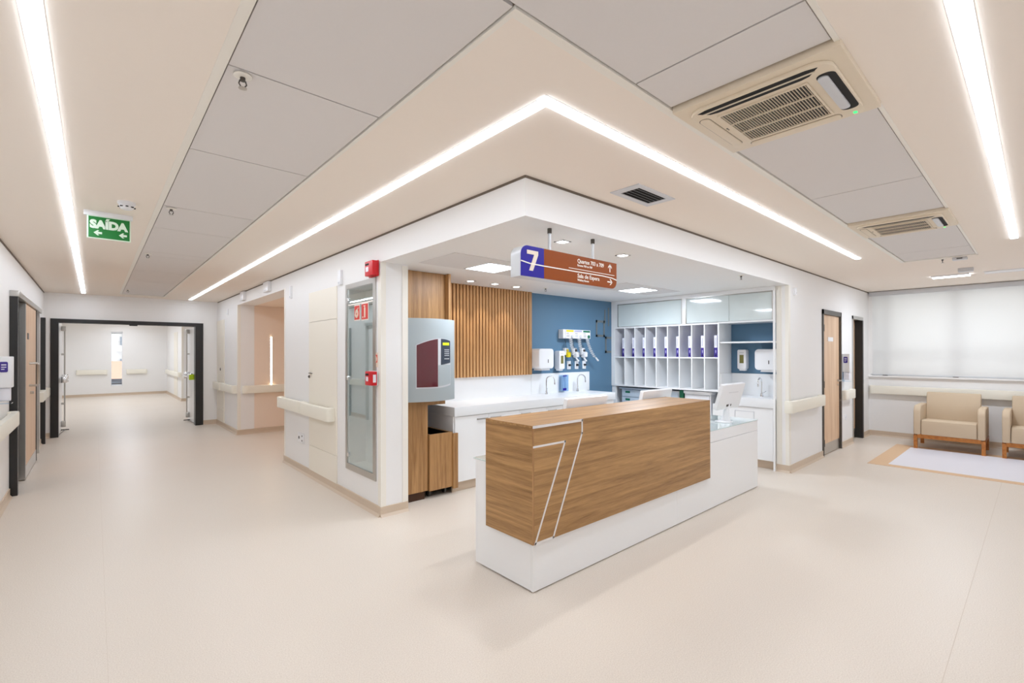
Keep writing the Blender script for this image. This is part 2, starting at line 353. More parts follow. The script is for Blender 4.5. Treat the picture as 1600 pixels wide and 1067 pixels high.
# skirtings (coved vinyl)
def skirt(name, segs, label):
    mb = MB()
    for (x0, y0), (x1, y1), (nx, ny) in segs:
        t, tf = .012, .03
        if nx: prof = [(0, .095), (nx*t, .095), (nx*t, .025), (nx*tf, 0.0), (0, 0)]; mb.prism([(x0+u, v) for u, v in prof], 'y', y0, y1)
        else: prof = [(0, .095), (ny*t, .095), (ny*t, .025), (ny*tf, 0.0), (0, 0)]; mb.prism([(y0+u, v) for u, v in prof], 'x', x0, x1)
    struct(name, mb, SKIRT, label)
skirt('baseboard_corridor', [((0, 2.02), (0, 5.08), (-1, 0)), ((0, 8.04), (0, 10.04), (-1, 0)), ((-.012, 2.02), (.285, 2.02), (0, -1)), ((-.01, 8.04), (1.95, 8.04), (0, -1)), ((1.95, 5.08), (1.95, 8.04), (-1, 0))], 'beige coved skirting along the corridor wall and alcove')
skirt('baseboard_left', [((-2.75, -2.75), (-2.75, 5.3), (1, 0)), ((-2.75, 8.4), (-2.75, 9.28), (1, 0)), ((-2.75, 9.36), (-2.75, 10.04), (1, 0)), ((-2.75, 10.04), (-2.67, 10.04), (0, -1)), ((-.27, 10.04), (0, 10.04), (0, -1))], 'beige coved skirting along the left wall')
skirt('baseboard_right', [((4.695, 0), (6.09, 0), (0, -1)), ((7.06, 0), (7.76, 0), (0, -1)), ((8.49, 0), (8.95, 0), (0, -1)), ((4.695, -.012), (4.695, .15), (-1, 0)), ((8.95, -2.75), (8.95, 0), (-1, 0))], 'beige coved skirting along the right wall and under the window')
skirt('baseboard_far', [((-2.9, 20.6), (.07, 20.6), (0, -1)), ((.07, 16.4), (.07, 20.6), (-1, 0)), ((.06, 16.4), (2.2, 16.4), (0, -1))], 'beige skirting of the far hall')
# dark strips painted in for the shade of the gap between walls and ceiling
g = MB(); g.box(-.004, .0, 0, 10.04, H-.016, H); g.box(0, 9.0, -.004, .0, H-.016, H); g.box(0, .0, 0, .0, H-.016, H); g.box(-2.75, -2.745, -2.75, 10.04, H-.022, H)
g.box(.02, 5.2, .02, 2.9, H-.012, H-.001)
struct('trim_1', g, GAPSHADE, 'dark strip painted as a shadow gap along the top of the walls')
struct('trim_2', MB().box(-2.75, 0, 10.0, 10.04, 2.64, H-.001).box(-2.745, 0, 10.02, 10.04, 2.6, 2.64), WHITE, 'white cornice step above the double door')
# corner guards
cg = MB(); cg.box(-.004, .05, 2.016, 2.02, .095, 2.44); cg.box(-.004, 0, 2.02, 2.075, .095, 2.33); cg.box(.225, .285, 2.012, 2.02, .095, 2.43); cg.box(-.004, 0, 5.03, 5.08, .095, 2.50); cg.box(-.004, 0, 8.04, 8.10, .095, 2.50); cg.box(-.004, .05, 8.036, 8.04, .095, 2.49)
cg.box(4.689, 4.695, .0, .04, .095, 2.44); cg.box(4.689, 4.695, .085, .15, .095, 2.44); cg.box(4.695, 4.75, -.004, 0, .095, 2.44); cg.box(.066, .07, 16.4, 16.46, .095, 2.6); cg.box(.066, .12, 16.396, 16.4, .095, 2.6)
struct('trim_3', cg, CREAM, 'cream corner guards on wall edges')
# sill of the waiting window
struct('trim_4', MB().box(8.90, 8.955, -2.75, .0, 1.10, 1.13, bev=.004).box(8.93, 8.955, -.06, -.0, 1.13, 2.68), WHITE, 'white sill and side frame of the waiting area window')
# windows
w1 = tag(bpy.data.objects.new('window_1', None), 'wide window behind the white blind', 'window', kind='structure'); COL.objects.link(w1); w1.location = (9.05, -1.4, 1.13)
wf = MB()
for y in (-.05, -.265, -1.22, -2.17, -2.70): wf.box(9.0, 9.08, y-.025, y+.025, 1.13, 2.66)
for z in (1.15, 2.64): wf.box(9.0, 9.08, -2.72, -.03, z-.02, z+.02)
wf.box(9.0, 9.08, -2.72, -.03, 1.5, 1.53)
obj('window_frame', wf, DARKMETAL, w1, smooth=False)
obj('pane', B(9.035, 9.04, -2.72, -.03, 1.13, 2.66), GLASS, w1, smooth=False)
w2 = tag(bpy.data.objects.new('window_2', None), 'tall slot window at the end of the far hall', 'window', kind='structure'); COL.objects.link(w2); w2.location = (-1.43, 20.7, .36)
wf = MB(); wf.box(-1.60, -1.585, 20.66, 20.74, .36, 2.37); wf.box(-1.285, -1.27, 20.66, 20.74, .36, 2.37); wf.box(-1.6, -1.27, 20.66, 20.74, .36, .40); wf.box(-1.6, -1.27, 20.66, 20.74, 2.33, 2.37)
obj('window_frame', wf, PLASTIC, w2, smooth=False); obj('sash_bar', MB().box(-1.585, -1.285, 20.65, 20.67, .43, .455).box(-1.585, -1.285, 20.65, 20.67, 2.30, 2.32), DARKMETAL, w2, smooth=False)
obj('pane', B(-1.6, -1.27, 20.70, 20.705, .36, 2.37), DIMGLASS, w2, smooth=False)
# ------------------------------------------------------------------ doors (structure)
d1 = tag(bpy.data.objects.new('door_1', None), 'pale wood door with steel kick plate right of the nurses station', 'door', kind='structure'); COL.objects.link(d1); d1.location = (6.57, 0, 0)
obj('door_frame', MB().box(6.085, 6.125, -.018, .12, 0, 2.21).box(7.025, 7.065, -.018, .12, 0, 2.21).box(6.085, 7.065, -.018, .12, 2.14, 2.21), DARKMETAL, d1, smooth=False)
lf = obj('door_leaf', B(6.128, 7.022, .012, .05, .012, 2.137), PALEWOOD, d1, smooth=False)
obj('kick_plate', B(6.135, 7.015, .008, .0125, .012, .17), STEEL, lf, smooth=False)
obj('number_plate', B(6.42, 6.68, .006, .0125, 1.735, 1.80), PLASTIC, lf, smooth=False)
hd = MB(); hd.cyl((6.955, .012, 1.11), (6.955, -.035, 1.11), .010); hd.tube([(6.955, -.035, 1.11), (6.90, -.04, 1.11), (6.83, -.035, 1.105)], .009); hd.lathe([(.022, 0), (.022, -.006)], (6.955, .012, 1.11), axis='y'); hd.lathe([(.015, 0), (.015, -.006)], (6.955, .012, 1.04), axis='y')
obj('door_handle', hd, STEEL, lf)
for z in (.2, 1.08, 1.93): obj('hinge', B(6.118, 6.134, -.022, .0, z-.05, z+.05), DARKMETAL, d1, smooth=False)
d2 = tag(bpy.data.objects.new('door_2', None), 'half open door with black jamb beside the window wall', 'door', kind='structure'); COL.objects.link(d2); d2.location = (8.1, 0, 0)
obj('door_frame', MB().box(7.765, 7.80, -.015, .15, 0, 2.2).box(7.765, 8.485, -.015, .15, 2.14, 2.2), STEEL, d2, smooth=False)
obj('black_jamb', B(8.40, 8.47, -.02, .155, 0, 2.14), BLACK, d2, smooth=False)
lf = obj('door_leaf', B(7.80, 8.40, .10, .145, .012, 2.137), PALEWOOD, d2, smooth=False); obj('kick_plate', B(7.81, 8.39, .095, .1005, .012, .17), STEEL, lf, smooth=False)
# sliding door on the left wall
d3 = tag(bpy.data.objects.new('door_3', None), 'wooden sliding door with black jamb and steel edge on the left wall', 'door', kind='structure'); COL.objects.link(d3); d3.location = (-2.72, 6.8, 0)
obj('black_jamb', B(-2.75, -2.685, 5.33, 5.40, 0, 2.20), BLACK, d3, smooth=False)
obj('track_housing', MB().box(-2.75, -2.675, 5.33, 8.35, 2.20, 2.265, bev=.004), STEEL, d3)
obj('black_reveal', B(-2.752, -2.748, 5.40, 6.14, 0, 2.2), BLACKIN, d3, smooth=False)
lf = obj('door_leaf', B(-2.742, -2.692, 6.19, 7.55, .012, 2.19), PALEWOOD, d3, smooth=False)
obj('steel_edge', B(-2.745, -2.688, 6.15, 6.20, .012, 2.19), STEEL, lf, smooth=False)
obj('kick_plate', B(-2.693, -2.688, 6.20, 7.55, .012, .17), STEEL, lf, smooth=False)
obj('door_handle', MB().tube([(-2.69, 6.62, 1.44), (-2.62, 6.62, 1.44), (-2.605, 6.62, 1.42), (-2.605, 6.62, 1.17), (-2.62, 6.62, 1.15), (-2.69, 6.62, 1.15)], .015), STEEL, lf)
obj('lock_knob', MB().cyl((-2.69, 6.75, 1.05), (-2.655, 6.75, 1.05), .018), STEEL, lf)
obj('number_plate', B(-2.694, -2.687, 6.4, 6.55, 1.75, 1.83), DARKMETAL, lf, smooth=False)
obj('steel_post', B(-2.75, -2.685, 7.60, 7.64, 0, 2.2), DARKMETAL, d3, smooth=False); obj('steel_post', B(-2.75, -2.70, 8.28, 8.33, 0, 2.2), STEEL, d3, smooth=False)
d4 = tag(bpy.data.objects.new('door_4', None), 'black door jamb at the far end of the left wall', 'door', kind='structure'); COL.objects.link(d4); d4.location = (-2.72, 9.3, 0)
obj('black_jamb', B(-2.75, -2.688, 9.28, 9.36, 0, 2.19), BLACK, d4, smooth=False); obj('door_leaf', B(-2.75, -2.74, 9.36, 9.95, 0, 2.15), PALEWOOD, d4, smooth=False)
# double door in the end wall
d5 = tag(bpy.data.objects.new('door_5', None), 'double door opening with a wide black frame, leaves swung back', 'door', kind='structure'); COL.objects.link(d5); d5.location = (-1.48, 10.04, 0)
obj('door_frame', MB().box(-2.665, -2.555, 10.015, 10.22, 0, 2.145).box(-.415, -.27, 10.015, 10.22, 0, 2.145).box(-2.665, -.27, 10.015, 10.22, 2.145, 2.22), BLACK, d5, smooth=False)
obj('closer_stop', MB().box(-1.53, -1.40, 10.0, 10.02, 2.12, 2.147), BLACK, d5, smooth=False)
for sx, x in ((1, -2.555), (-1, -.40)):
    xs_ = sorted((x-sx*.0, x-sx*.045)); y0, y1 = 10.22, 11.28
    lf = obj('door_leaf', B(xs_[0], xs_[1], y0, y1, .02, 2.14), LAQ, d5, smooth=False)
    rx = x + sx*.05
    rod = MB(); rod.cyl((rx, 11.0, .15), (rx, 11.0, 2.05), .012); rod.box(min(x, rx+sx*.02), max(x, rx+sx*.02), 10.95, 11.05, 2.02, 2.12, bev=.01); rod.box(min(x, rx+sx*.02), max(x, rx+sx*.02), 10.95, 11.05, .08, .2, bev=.01)
    for z in (.55, 1.55): rod.box(min(x, rx), max(x, rx), 10.98, 11.02, z-.02, z+.02)
    obj('latch_rod', rod, STEEL, lf)
    bar = MB(); bar.cyl((x+sx*.11, 10.35, 1.05), (x+sx*.11, 11.1, 1.05), .018); bar.box(min(x, x+sx*.11), max(x, x+sx*.11), 10.95, 11.12, .98, 1.14, bev=.02); bar.box(min(x, x+sx*.11), max(x, x+sx*.11), 10.30, 10.42, 1.0, 1.12, bev=.02)
    obj('panic_bar', bar, CHROME, lf)
    obj('floor_stop', MB().box(min(x, x+sx*.12), max(x, x+sx*.12), 10.9, 10.93, .02, .04).cyl((x+sx*.06, 10.9, .03), (x, 10.3, .02), .006), DARKMETAL, lf)
    if sx < 0: obj('lime_tag', B(x-.10, x+.0, 10.24, 10.26, .98, 1.10), LIME, lf, smooth=False)
# service doors flush in the corridor wall
def service(y0, y1, sp, label):
    t = thing('service_door', label, 'door', (0, (y0+y1)/2, .09))
    for z0, z1 in zip(sp, sp[1:]): obj('panel', B(-.012, -.0005, y0+.002, y1-.002, z0+.003, z1-.003, bev=.001, seg=1), CREAMDOOR, t)
    return t
t = service(3.095, 4.01, (.09, .405, 1.955, 2.33), 'cream three panel service door in the wall left of the fire hose cabinet')
k = MB(); k.lathe([(.018, 0), (.018, -.01), (.010, -.02)], (-.009, 3.985, 1.27), axis='x'); k.box(-.03, -.009, 3.88, 3.98, 1.31, 1.318); obj('lock', k, DARKMETAL, t)
t = service(9.255, 10.02, (.09, .375, 1.925, 2.28), 'cream three panel service door at the far corner beside the double door')
k = MB(); k.lathe([(.03, 0), (.03, -.012)], (-.009, 9.62, 1.22), axis='x'); obj('lock', k, DARKMETAL, t)
t = thing('service_door', 'cream service door on the far hall right wall', 'door', (.07, 17.9, .09))
for z0, z1 in ((.1, 2.0), (2.0, 2.3)): obj('panel', B(.058, .0695, 17.4, 18.3, z0+.005, z1-.005), CREAMDOOR, t)
# ------------------------------------------------------------------ LIGHTS of the place
def led(t, x0, x1, y0, y1, z, total, share=.6):
    # the LED board of a lamp: area lamp inside the diffuser outline; total = radiance the whole diffuser should have
    dx, dy = x1-x0, y1-y0; a = dx*dy
    w_, h_ = (dx-.016, dy-.016); rad = max(0, total-GLOW)*a/(w_*h_)
    ld = bpy.data.lights.new('led_board', 'AREA'); ld.shape = 'RECTANGLE'; ld.size = w_; ld.size_y = h_; ld.energy = rad*w_*h_*PI; ld.color = COOL[:3]
    lo = bpy.data.objects.new('led_board', ld); COL.objects.link(lo); lo.parent = t; lo.location = ((x0+x1)/2-t.location.x, (y0+y1)/2-t.location.y, z-t.location.z)
def lightline(x0, x1, y0, y1, label, m):
    t = thing('light_line', label, 'light', ((x0+x1)/2, (y0+y1)/2, H), 'recessed ceiling light lines')
    lng = 'y' if y1-y0 > x1-x0 else 'x'
    obj('diffuser', B(x0, x1, y0, y1, H-.009, H+.002), STRIPM[m], t, smooth=False); led(t, x0, x1, y0, y1, H-.0105, STRIPS[m])
    e = .006; f = MB()
    if lng == 'y': f.box(x0-e, x0, y0-e, y1+e, H-.002, H+.002); f.box(x1, x1+e, y0-e, y1+e, H-.002, H+.002)
    else: f.box(x0-e, x1+e, y0-e, y0, H-.002, H+.002); f.box(x0-e, x1+e, y1, y1+e, H-.002, H+.002)
    obj('trim_frame', f, PLASTIC, t, smooth=False)
    return t
w = .026
lightline(-.5386-w, -.5386+w, -.675, 9.75, 'light line above the left corridor running from the bend towards the double door', 0)
lightline(-.5386-w, 4.86, -.7085-w, -.7085+w, 'light line running from the bend along the right corridor, nearest the soffit', 2)
lightline(-2.207-w, -2.207+w, -2.04, 9.73, 'light line along the far left wall above the exit sign', 1)
lightline(-2.17, 4.77, -2.005-w, -2.005+w, 'light line at far right, beyond the two air conditioners', 3)
t = thing('ceiling_light', 'short light line in front of the window blind', 'light', (7.4, -1.29, H)); obj('diffuser', B(7.32, 7.52, -1.49, -1.09, H-.02, H+.002), SHORTM, t, smooth=False); led(t, 7.32, 7.52, -1.49, -1.09, H-.0215, SHORT); obj('frame', MB().box(7.31, 7.32, -1.5, -1.08, H-.022, H).box(7.52, 7.53, -1.5, -1.08, H-.022, H), PLASTIC, t, smooth=False)
t = thing('ceiling_light', 'unlit short light line beside the lit one near the window', 'light', (7.4, -1.9, H)); obj('diffuser', B(7.32, 7.52, -2.3, -1.65, H-.012, H+.002), PLASTIC, t, smooth=False); obj('frame', MB().box(7.31, 7.32, -2.31, -1.64, H-.014, H).box(7.52, 7.53, -2.31, -1.64, H-.014, H), PLASTIC, t, smooth=False)
for x0, x1, y0, y1, lb in ((.80, 1.20, 1.355, 1.775, 'square light panel in the station ceiling left of the hanging sign'), (3.44, 3.85, 1.37, 1.78, 'square light panel in the station ceiling right of the hanging sign')):
    t = thing('panel_light', lb, 'light', ((x0+x1)/2, (y0+y1)/2, ZS), 'square ceiling panels in the station')
    obj('diffuser', B(x0+.012, x1-.012, y0+.012, y1-.012, ZS-.006, ZS+.002), PANELM if x0 < 2 else PANELM2, t, smooth=False); led(t, x0+.012, x1-.012, y0+.012, y1-.012, ZS-.0075, PANEL if x0 < 2 else PANEL_B)
    obj('frame', MB().box(x0, x0+.012, y0, y1, ZS-.008, ZS+.002).box(x1-.012, x1, y0, y1, ZS-.008, ZS+.002).box(x0, x1, y0, y0+.012, ZS-.008, ZS+.002).box(x0, x1, y1-.012, y1, ZS-.008, ZS+.002), PLASTIC, t, smooth=False)
def downlight(x, y, lb, r=.048):
    t = thing('downlight', lb, 'light', (x, y, ZS), 'square downlights in the station ceiling')
    obj('frame', MB().box(x-r, x-r+.014, y-r, y+r, ZS-.006, ZS+.002).box(x+r-.014, x+r, y-r, y+r, ZS-.006, ZS+.002).box(x-r, x+r, y-r, y-r+.014, ZS-.006, ZS+.002).box(x-r, x+r, y+r-.014, y+r, ZS-.006, ZS+.002), PLASTIC, t, smooth=False)
    obj('diffuser', B(x-r+.014, x+r-.014, y-r+.014, y+r-.014, ZS-.003, ZS+.002), SPOTM, t, smooth=False)
downlight(.70, .318, 'square downlight between the two rods of the hanging sign'); downlight(1.495, .314, 'square downlight right of the hanging sign rods')
downlight(1.37, 2.43, 'first square downlight from the left above the wooden slats'); downlight(1.745, 2.42, 'middle square downlight above the wooden slats'); downlight(2.125, 2.435, 'third square downlight from the left above the wooden slats')
for x, y in ((.70, .318), (1.495, .314)):      # wide beams of the two downlights over the desk
    ld = bpy.data.lights.new('downlight_beam', 'SPOT'); ld.energy = 17; ld.spot_size = math.radians(125); ld.spot_blend = .6; ld.color = (.95, .98, 1); ld.shadow_soft_size = .03
    lo = bpy.data.objects.new('downlight_beam', ld); COL.objects.link(lo); lo.location = (x, y, ZS-.02)
for x, y in ((1.37, 2.45), (1.745, 2.45), (2.125, 2.45)):      # the beams of the three slat downlights
    ld = bpy.data.lights.new('downlight_beam', 'SPOT'); ld.energy = 10; ld.spot_size = math.radians(62); ld.spot_blend = .7; ld.color = (1, .93, .84); ld.shadow_soft_size = .02
    lo = bpy.data.objects.new('downlight_beam', ld); COL.objects.link(lo); lo.location = (x, y, ZS-.02); lo.rotation_euler = (math.radians(14), 0, 0)
t = thing('wall_light', 'vertical warm LED strip on the alcove wall', 'light', (.585, 8.04, .93))
obj('diffuser', B(.572, .598, 8.030, 8.042, .90, 1.885), WARMM, t, smooth=False); obj('profile', MB().box(.566, .572, 8.028, 8.042, .90, 1.89).box(.598, .604, 8.028, 8.042, .90, 1.89), PLASTIC, t, smooth=False)
t = thing('light_line', 'light line on the ceiling of the hall beyond the double door', 'light', (-1.3, 15, H)); obj('diffuser', B(-1.36, -1.24, 11.5, 20, H-.004, H+.002), STRIPM[4], t, smooth=False); led(t, -1.36, -1.24, 11.5, 20, H-.0055, STRIP_FAR); obj('trim_frame', MB().box(-1.37, -1.36, 11.5, 20, H-.005, H).box(-1.24, -1.23, 11.5, 20, H-.005, H), PLASTIC, t, smooth=False)
t = thing('alcove_light', 'warm downlight in the alcove ceiling', 'light', (1.3, 6.6, 2.49)); obj('diffuser', B(1.2, 1.4, 6.5, 6.7, 2.484, 2.492), WARMM, t, smooth=False)
# ------------------------------------------------------------------ RECEPTION DESK
dk = thing('reception_desk', 'white reception desk with projecting wooden counter front and outlined numeral seven', 'desk', (1.9, .33, 0))
obj('base', MB().box(.083, 3.733, .043, .055, .012, .768).box(.083, .095, .055, .636, .012, .768).box(3.721, 3.733, .055, .636, .012, .768).box(.095, 3.721, .60, .636, .40, .768), LAQ, dk, smooth=False)
fp = obj('front_panel', MB().box(.083, 1.905, .023, .043, .008, .66, bev=.001, seg=1), LAQ, dk); obj('front_panel', MB().box(1.908, 3.733, .023, .043, .008, .66, bev=.001, seg=1), LAQ, dk)
obj('front_rail', MB().box(.083, 3.733, .023, .043, .664, .768, bev=.001, seg=1), LAQ, dk)
obj('plinth', B(.10, 3.715, .05, .60, 0, .012), BLACKIN, dk, smooth=False)
obj('worktop', B(.083, 3.733, .023, .66, .768, .776), LAQ, dk, smooth=False)
obj('glass_top', MB().box(.080, 3.736, .020, .662, .776, .784, bev=.001, seg=1), DESKGLASS, dk)
X0, X1, Y0, Y1, Z0, Z1 = .053, 2.49, -.007, .437+.04, .33, 1.097
obj('counter_front', MB().box(X0+.014, X1-.0, Y0, Y0+.02, Z0, Z1-.016), OAKX, dk, smooth=False)
obj('counter_side', B(X0, X0+.012, Y0+.004, Y1, Z0, Z1-.016), OAKY, dk, smooth=False); obj('counter_side', B(X1-.02, X1-.001, Y0+.02, Y1, .785, Z1-.016), OAKY, dk, smooth=False)
obj('edge_strip', B(X0, X0+.013, Y0-.001, Y0+.004, Z0, Z1-.016), OAKZ, dk, smooth=False)
obj('counter_back', B(X0+.012, X1-.02, Y1-.02, Y1, .785, Z1-.016), OAKX, dk, smooth=False)
obj('counter_bottom', B(X0+.012, X1-.02, Y0+.02, .022, Z0, Z0+.012), OAKX, dk, smooth=False)
obj('counter_top', B(X0, X1, Y0, Y1, Z1-.016, Z1), OAKX, dk, smooth=False)
def inl(p, q, wd=.0065):   # aluminium inlay bar in the counter front
    p = Vector((p[0], 0, p[1])); q = Vector((q[0], 0, q[1])); d = (q-p).normalized(); n = Vector((-d.z, 0, d.x))*wd; e = d*wd
    a = [p-e+n, q+e+n, q+e-n, p-e-n]; return MB().prism([(v.x, v.z) for v in a], 'y', Y0-.003, Y0+.002)
ALU = mat('satin_aluminium', rgb(226, 222, 220), .4, metal=.1)
for p, q in (((.062, 1.088), (.541, 1.088)), ((.541, 1.088), (.541, .998)), ((.541, .998), (.243, .336)), ((.243, .336), (.075, .336)), ((.075, .336), (.361, .96)), ((.361, .96), (.062, .96))):
    obj('numeral_inlay', inl(p, q, .0065 if p[1] < 1.05 or q[1] < 1.05 else .0085), ALU, dk, smooth=False)
# ------------------------------------------------------------------ monitors
def monitor(x, y, z, wd, ht, tilt, label, lift=.16):
    t = thing('monitor', label, 'monitor', (x, y, z), 'white computers on the reception desk')
    M = Matrix.Translation((x, y-.02, z+lift)) @ Matrix.Rotation(math.radians(tilt), 4, 'X')
    def part(nm, mb, m):
        mb.bm.transform(M); return obj(nm, mb, m, t)
    part('housing', MB().prism(rrect(-wd/2, wd/2, 0, ht, .012), 'y', -.03, .012, bev=.006), PLASTIC)
    part('screen', B(-wd/2+.02, wd/2-.02, .012, .0135, .03, ht-.02), BLACKIN)
    part('vent_slot', MB().box(-.10, .14, -.0315, -.029, ht*.66, ht*.66+.006), GREYPL)
    part('port_recess', MB().box(-.07, .05, -.032, -.029, .03, .055), DARKMETAL)
    obj('stand', MB().tube([(x, y-.02, z+.006), (x, y-.025, z+.06), (x, y-.03, z+lift*.9), (x, y-.045, z+lift+.06)], [.055, .04, .03, .028], 16), PLASTIC, t)
    obj('base', MB().lathe([(.095, 0), (.095, .006), (.05, .018)], (x, y, z)), PLASTIC, t)
    return t
monitor(3.25, .20, .785, .56, .29, 16, 'white monitor on the open right end of the desk, seen from behind')
monitor(2.39, .61, .785, .56, .30, 12, 'white monitor peeking over the middle of the wooden counter, in front of the shelves', .098)
monitor(1.24, .61, .785, .56, .30, 12, 'white monitor peeking over the counter near the taps, leftmost of three', .098)
kb = thing('keyboard', 'pale keyboard lying on the glass desk top beside the right monitor', 'keyboard', (3.0, .45, .785)); obj('body', B(2.8, 3.2, .36, .5, .785, .797, bev=.004), GREYPL, kb); obj('keys', MB().box(2.81, 3.19, .37, .49, .797, .802), PLASTIC, kb)
# ------------------------------------------------------------------ hanging sign
hs = thing('hanging_sign', 'blue and brown direction sign hung from the soffit above the desk', 'sign', (.54, .116, 2.2))
sx0, sx1, sz0, sz1 = .018, 1.057, 2.070, 2.277
cor = (0, 1, 0, 1)
obj('body', MB().prism(rrect(sx0, sx1, sz0, sz1, .062, 6, cor), 'y', .068, .164, bev=.002), SILVER, hs)
fb_ = MB(); bl = [(x, z) for x, z in rrect(sx0+.002, .233, sz0+.002, sz1-.002, .06, 6, (0, 1, 0, 0))]; fb_.prism(bl, 'y', .064, .069); obj('blue_face', fb_, SIGNBLUE, hs, smooth=False)
obj('brown_face', MB().prism(rrect(.233, sx1-.002, sz0+.002, sz1-.002, .06, 6, (0, 0, 0, 1)), 'y', .064, .069), SIGNBROWN, hs, smooth=False)
UX, VZ = (1, 0, 0), (0, 0, 1); yf = .0632
sv = MB(); sv.prism([(.072, 2.246), (.175, 2.246), (.175, 2.222), (.126, 2.112), (.092, 2.112), (.138, 2.220), (.072, 2.220)], 'y', .0605, .0642); obj('numeral', sv, CREAMP, hs, smooth=False)
wave = MB(); pts = [(.018, 2.168), (.10, 2.158), (.232, 2.156), (.54, 2.156), (.87, 2.158), (.99, 2.153), (1.05, 2.142)]
wave.prism([(x, z+.0035) for x, z in pts] + [(x, z-.0035) for x, z in pts[::-1]], 'y', .0595, .0642); obj('white_curve', wave, PRINTW, hs, smooth=False)
obj('divider_line', B(.485, 1.024, .0615, .0642, 2.174, 2.178), PRINTW, hs, smooth=False)
for s, sz, x, z, wd in (('Quartos 703 a 709', .042, .579, 2.224, .31), ('Rooms 703 to 709', .021, .579, 2.199, .17), ('Sala de Espera', .042, .579, 2.116, .256), ('Waiting Room', .021, .579, 2.092, .13)):
    mb = text(s, sz, (x, yf, z), UX, VZ, .002, bold=.0004)
    mx = max(v.co.x for v in mb.bm.verts); k_ = wd/(mx-x)
    for v in mb.bm.verts: v.co.x = x + (v.co.x-x)*k_
    obj('lettering', mb, PRINTW, hs, smooth=False)
def arrow(cx, cz, a, s):
    mb = MB(); mb.box(-s*.07, s*.07, -.0024, 0, -s*.5, s*.45); 
    for sg in (-1, 1): mb.prism([(0, .5*s), (sg*.36*s, .12*s), (sg*.36*s, -.06*s), (0, .32*s)], 'y', -.0024, 0)
    mb.bm.transform(Matrix.Translation((cx, .0642, cz)) @ Matrix.Rotation(a, 4, 'Y')); return mb
obj('arrow', arrow(.967, 2.229, 0, .064), PRINTW, hs, smooth=False); obj('arrow', arrow(.967, 2.120, PI/2, .064), PRINTW, hs, smooth=False)
for x in (.344, .823):
    r_ = obj('rod', MB().cyl((x, .118, 2.27), (x, .118, ZS), .0115, 16), SILVER, hs); obj('sleeve', MB().cyl((x, .118, ZS-.035), (x, .118, ZS), .0155, 16), DARKMETAL, r_)
# ------------------------------------------------------------------ exit sign + smoke detector
es = thing('exit_sign', 'green exit sign with two left arrows hung under the left ceiling', 'sign', (-1.965, 2.8, 2.57))
obj('bracket', MB().box(-2.116, -1.816, 2.795, 2.83, 2.662, 2.70, bev=.003), PLASTIC, es)
obj('plate', MB().box(-2.098, -1.828, 2.803, 2.809, 2.482, 2.664), EXITWHITE, es, smooth=False); obj('green_face', B(-2.088, -1.836, 2.8, 2.8035, 2.490, 2.655), GREEN, es, smooth=False)
mb = text('SAÍDA', .085, (-2.08, 2.7995, 2.567), UX, VZ, .002, bold=.0055)
mx = max(v.co.x for v in mb.bm.verts); mn = min(v.co.x for v in mb.bm.verts)
for v in mb.bm.verts: v.co.x = -2.081 + (v.co.x-mn)*.236/(mx-mn)
obj('lettering', mb, EXITWHITE, es, smooth=False)
for cx in (-2.032, -1.878):
    a_ = MB(); a_.prism([(cx-.026, 2.528), (cx-.002, 2.549), (cx+.008, 2.546), (cx-.002, 2.536), (cx+.025, 2.536), (cx+.025, 2.520), (cx-.002, 2.520), (cx+.008, 2.510), (cx-.002, 2.507)], 'y', 2.798, 2.8005); obj('arrow', a_, EXITWHITE, es, smooth=False)
sd = thing('smoke_detector', 'white round smoke detector beside the exit sign', 'detector', (-1.872, 2.37, H))
obj('base', MB().lathe([(.055, 0), (.055, -.014), (.05, -.02)], (-1.872, 2.37, H)), PLASTIC, sd); obj('chamber', MB().lathe([(.046, -.018), (.046, -.036), (.036, -.05), (.022, -.056)], (-1.872, 2.37, H)), PLASTIC, sd)
v_ = MB()
for i in range(8):
    a = 2*PI*i/8; c_ = Vector((-1.872+.0445*math.cos(a), 2.37+.0445*math.sin(a), H-.038)); v_.box(c_.x-.008, c_.x+.008, c_.y-.008, c_.y+.008, c_.z-.003, c_.z+.003)
obj('vent_slots', v_, BLACKIN, sd, smooth=False)
# ------------------------------------------------------------------ sprinklers
def sprinkler(x, y, z, label):
    t = thing('sprinkler', label, 'sprinkler', (x, y, z), 'sprinkler heads')
    obj('rosette', MB().lathe([(.034, 0), (.034, -.003), (.022, -.008)], (x, y, z)), CREAM, t)
    f = MB(); f.lathe([(.010, -.006), (.010, -.022)], (x, y, z), 12)
    for s in (-1, 1): f.tube([(x+s*.010, y, z-.02), (x+s*.014, y, z-.034), (x+s*.004, y, z-.05)], .0028, 6)
    obj('frame', f, DARKMETAL, t); obj('deflector', MB().lathe([(.016, -.050), (.016, -.0525)], (x, y, z), 12), STEEL, t)
sprinkler(-1.60, -.02, H, 'sprinkler nearest the camera in the grey tile strip'); sprinkler(-1.604, 2.33, H, 'second sprinkler along the left tile strip, right of the exit sign')
sprinkler(-1.60, 4.56, H, 'third sprinkler along the left tile strip'); sprinkler(-1.61, 8.61, H, 'farthest sprinkler along the left tile strip')
sprinkler(2.51, 2.27, ZS, 'sprinkler in the station ceiling before the blue wall'); sprinkler(3.435, .08, ZS, 'sprinkler under the soffit edge right of the hanging sign'); sprinkler(5.66, -1.385, H, 'sprinkler past the second air conditioner')
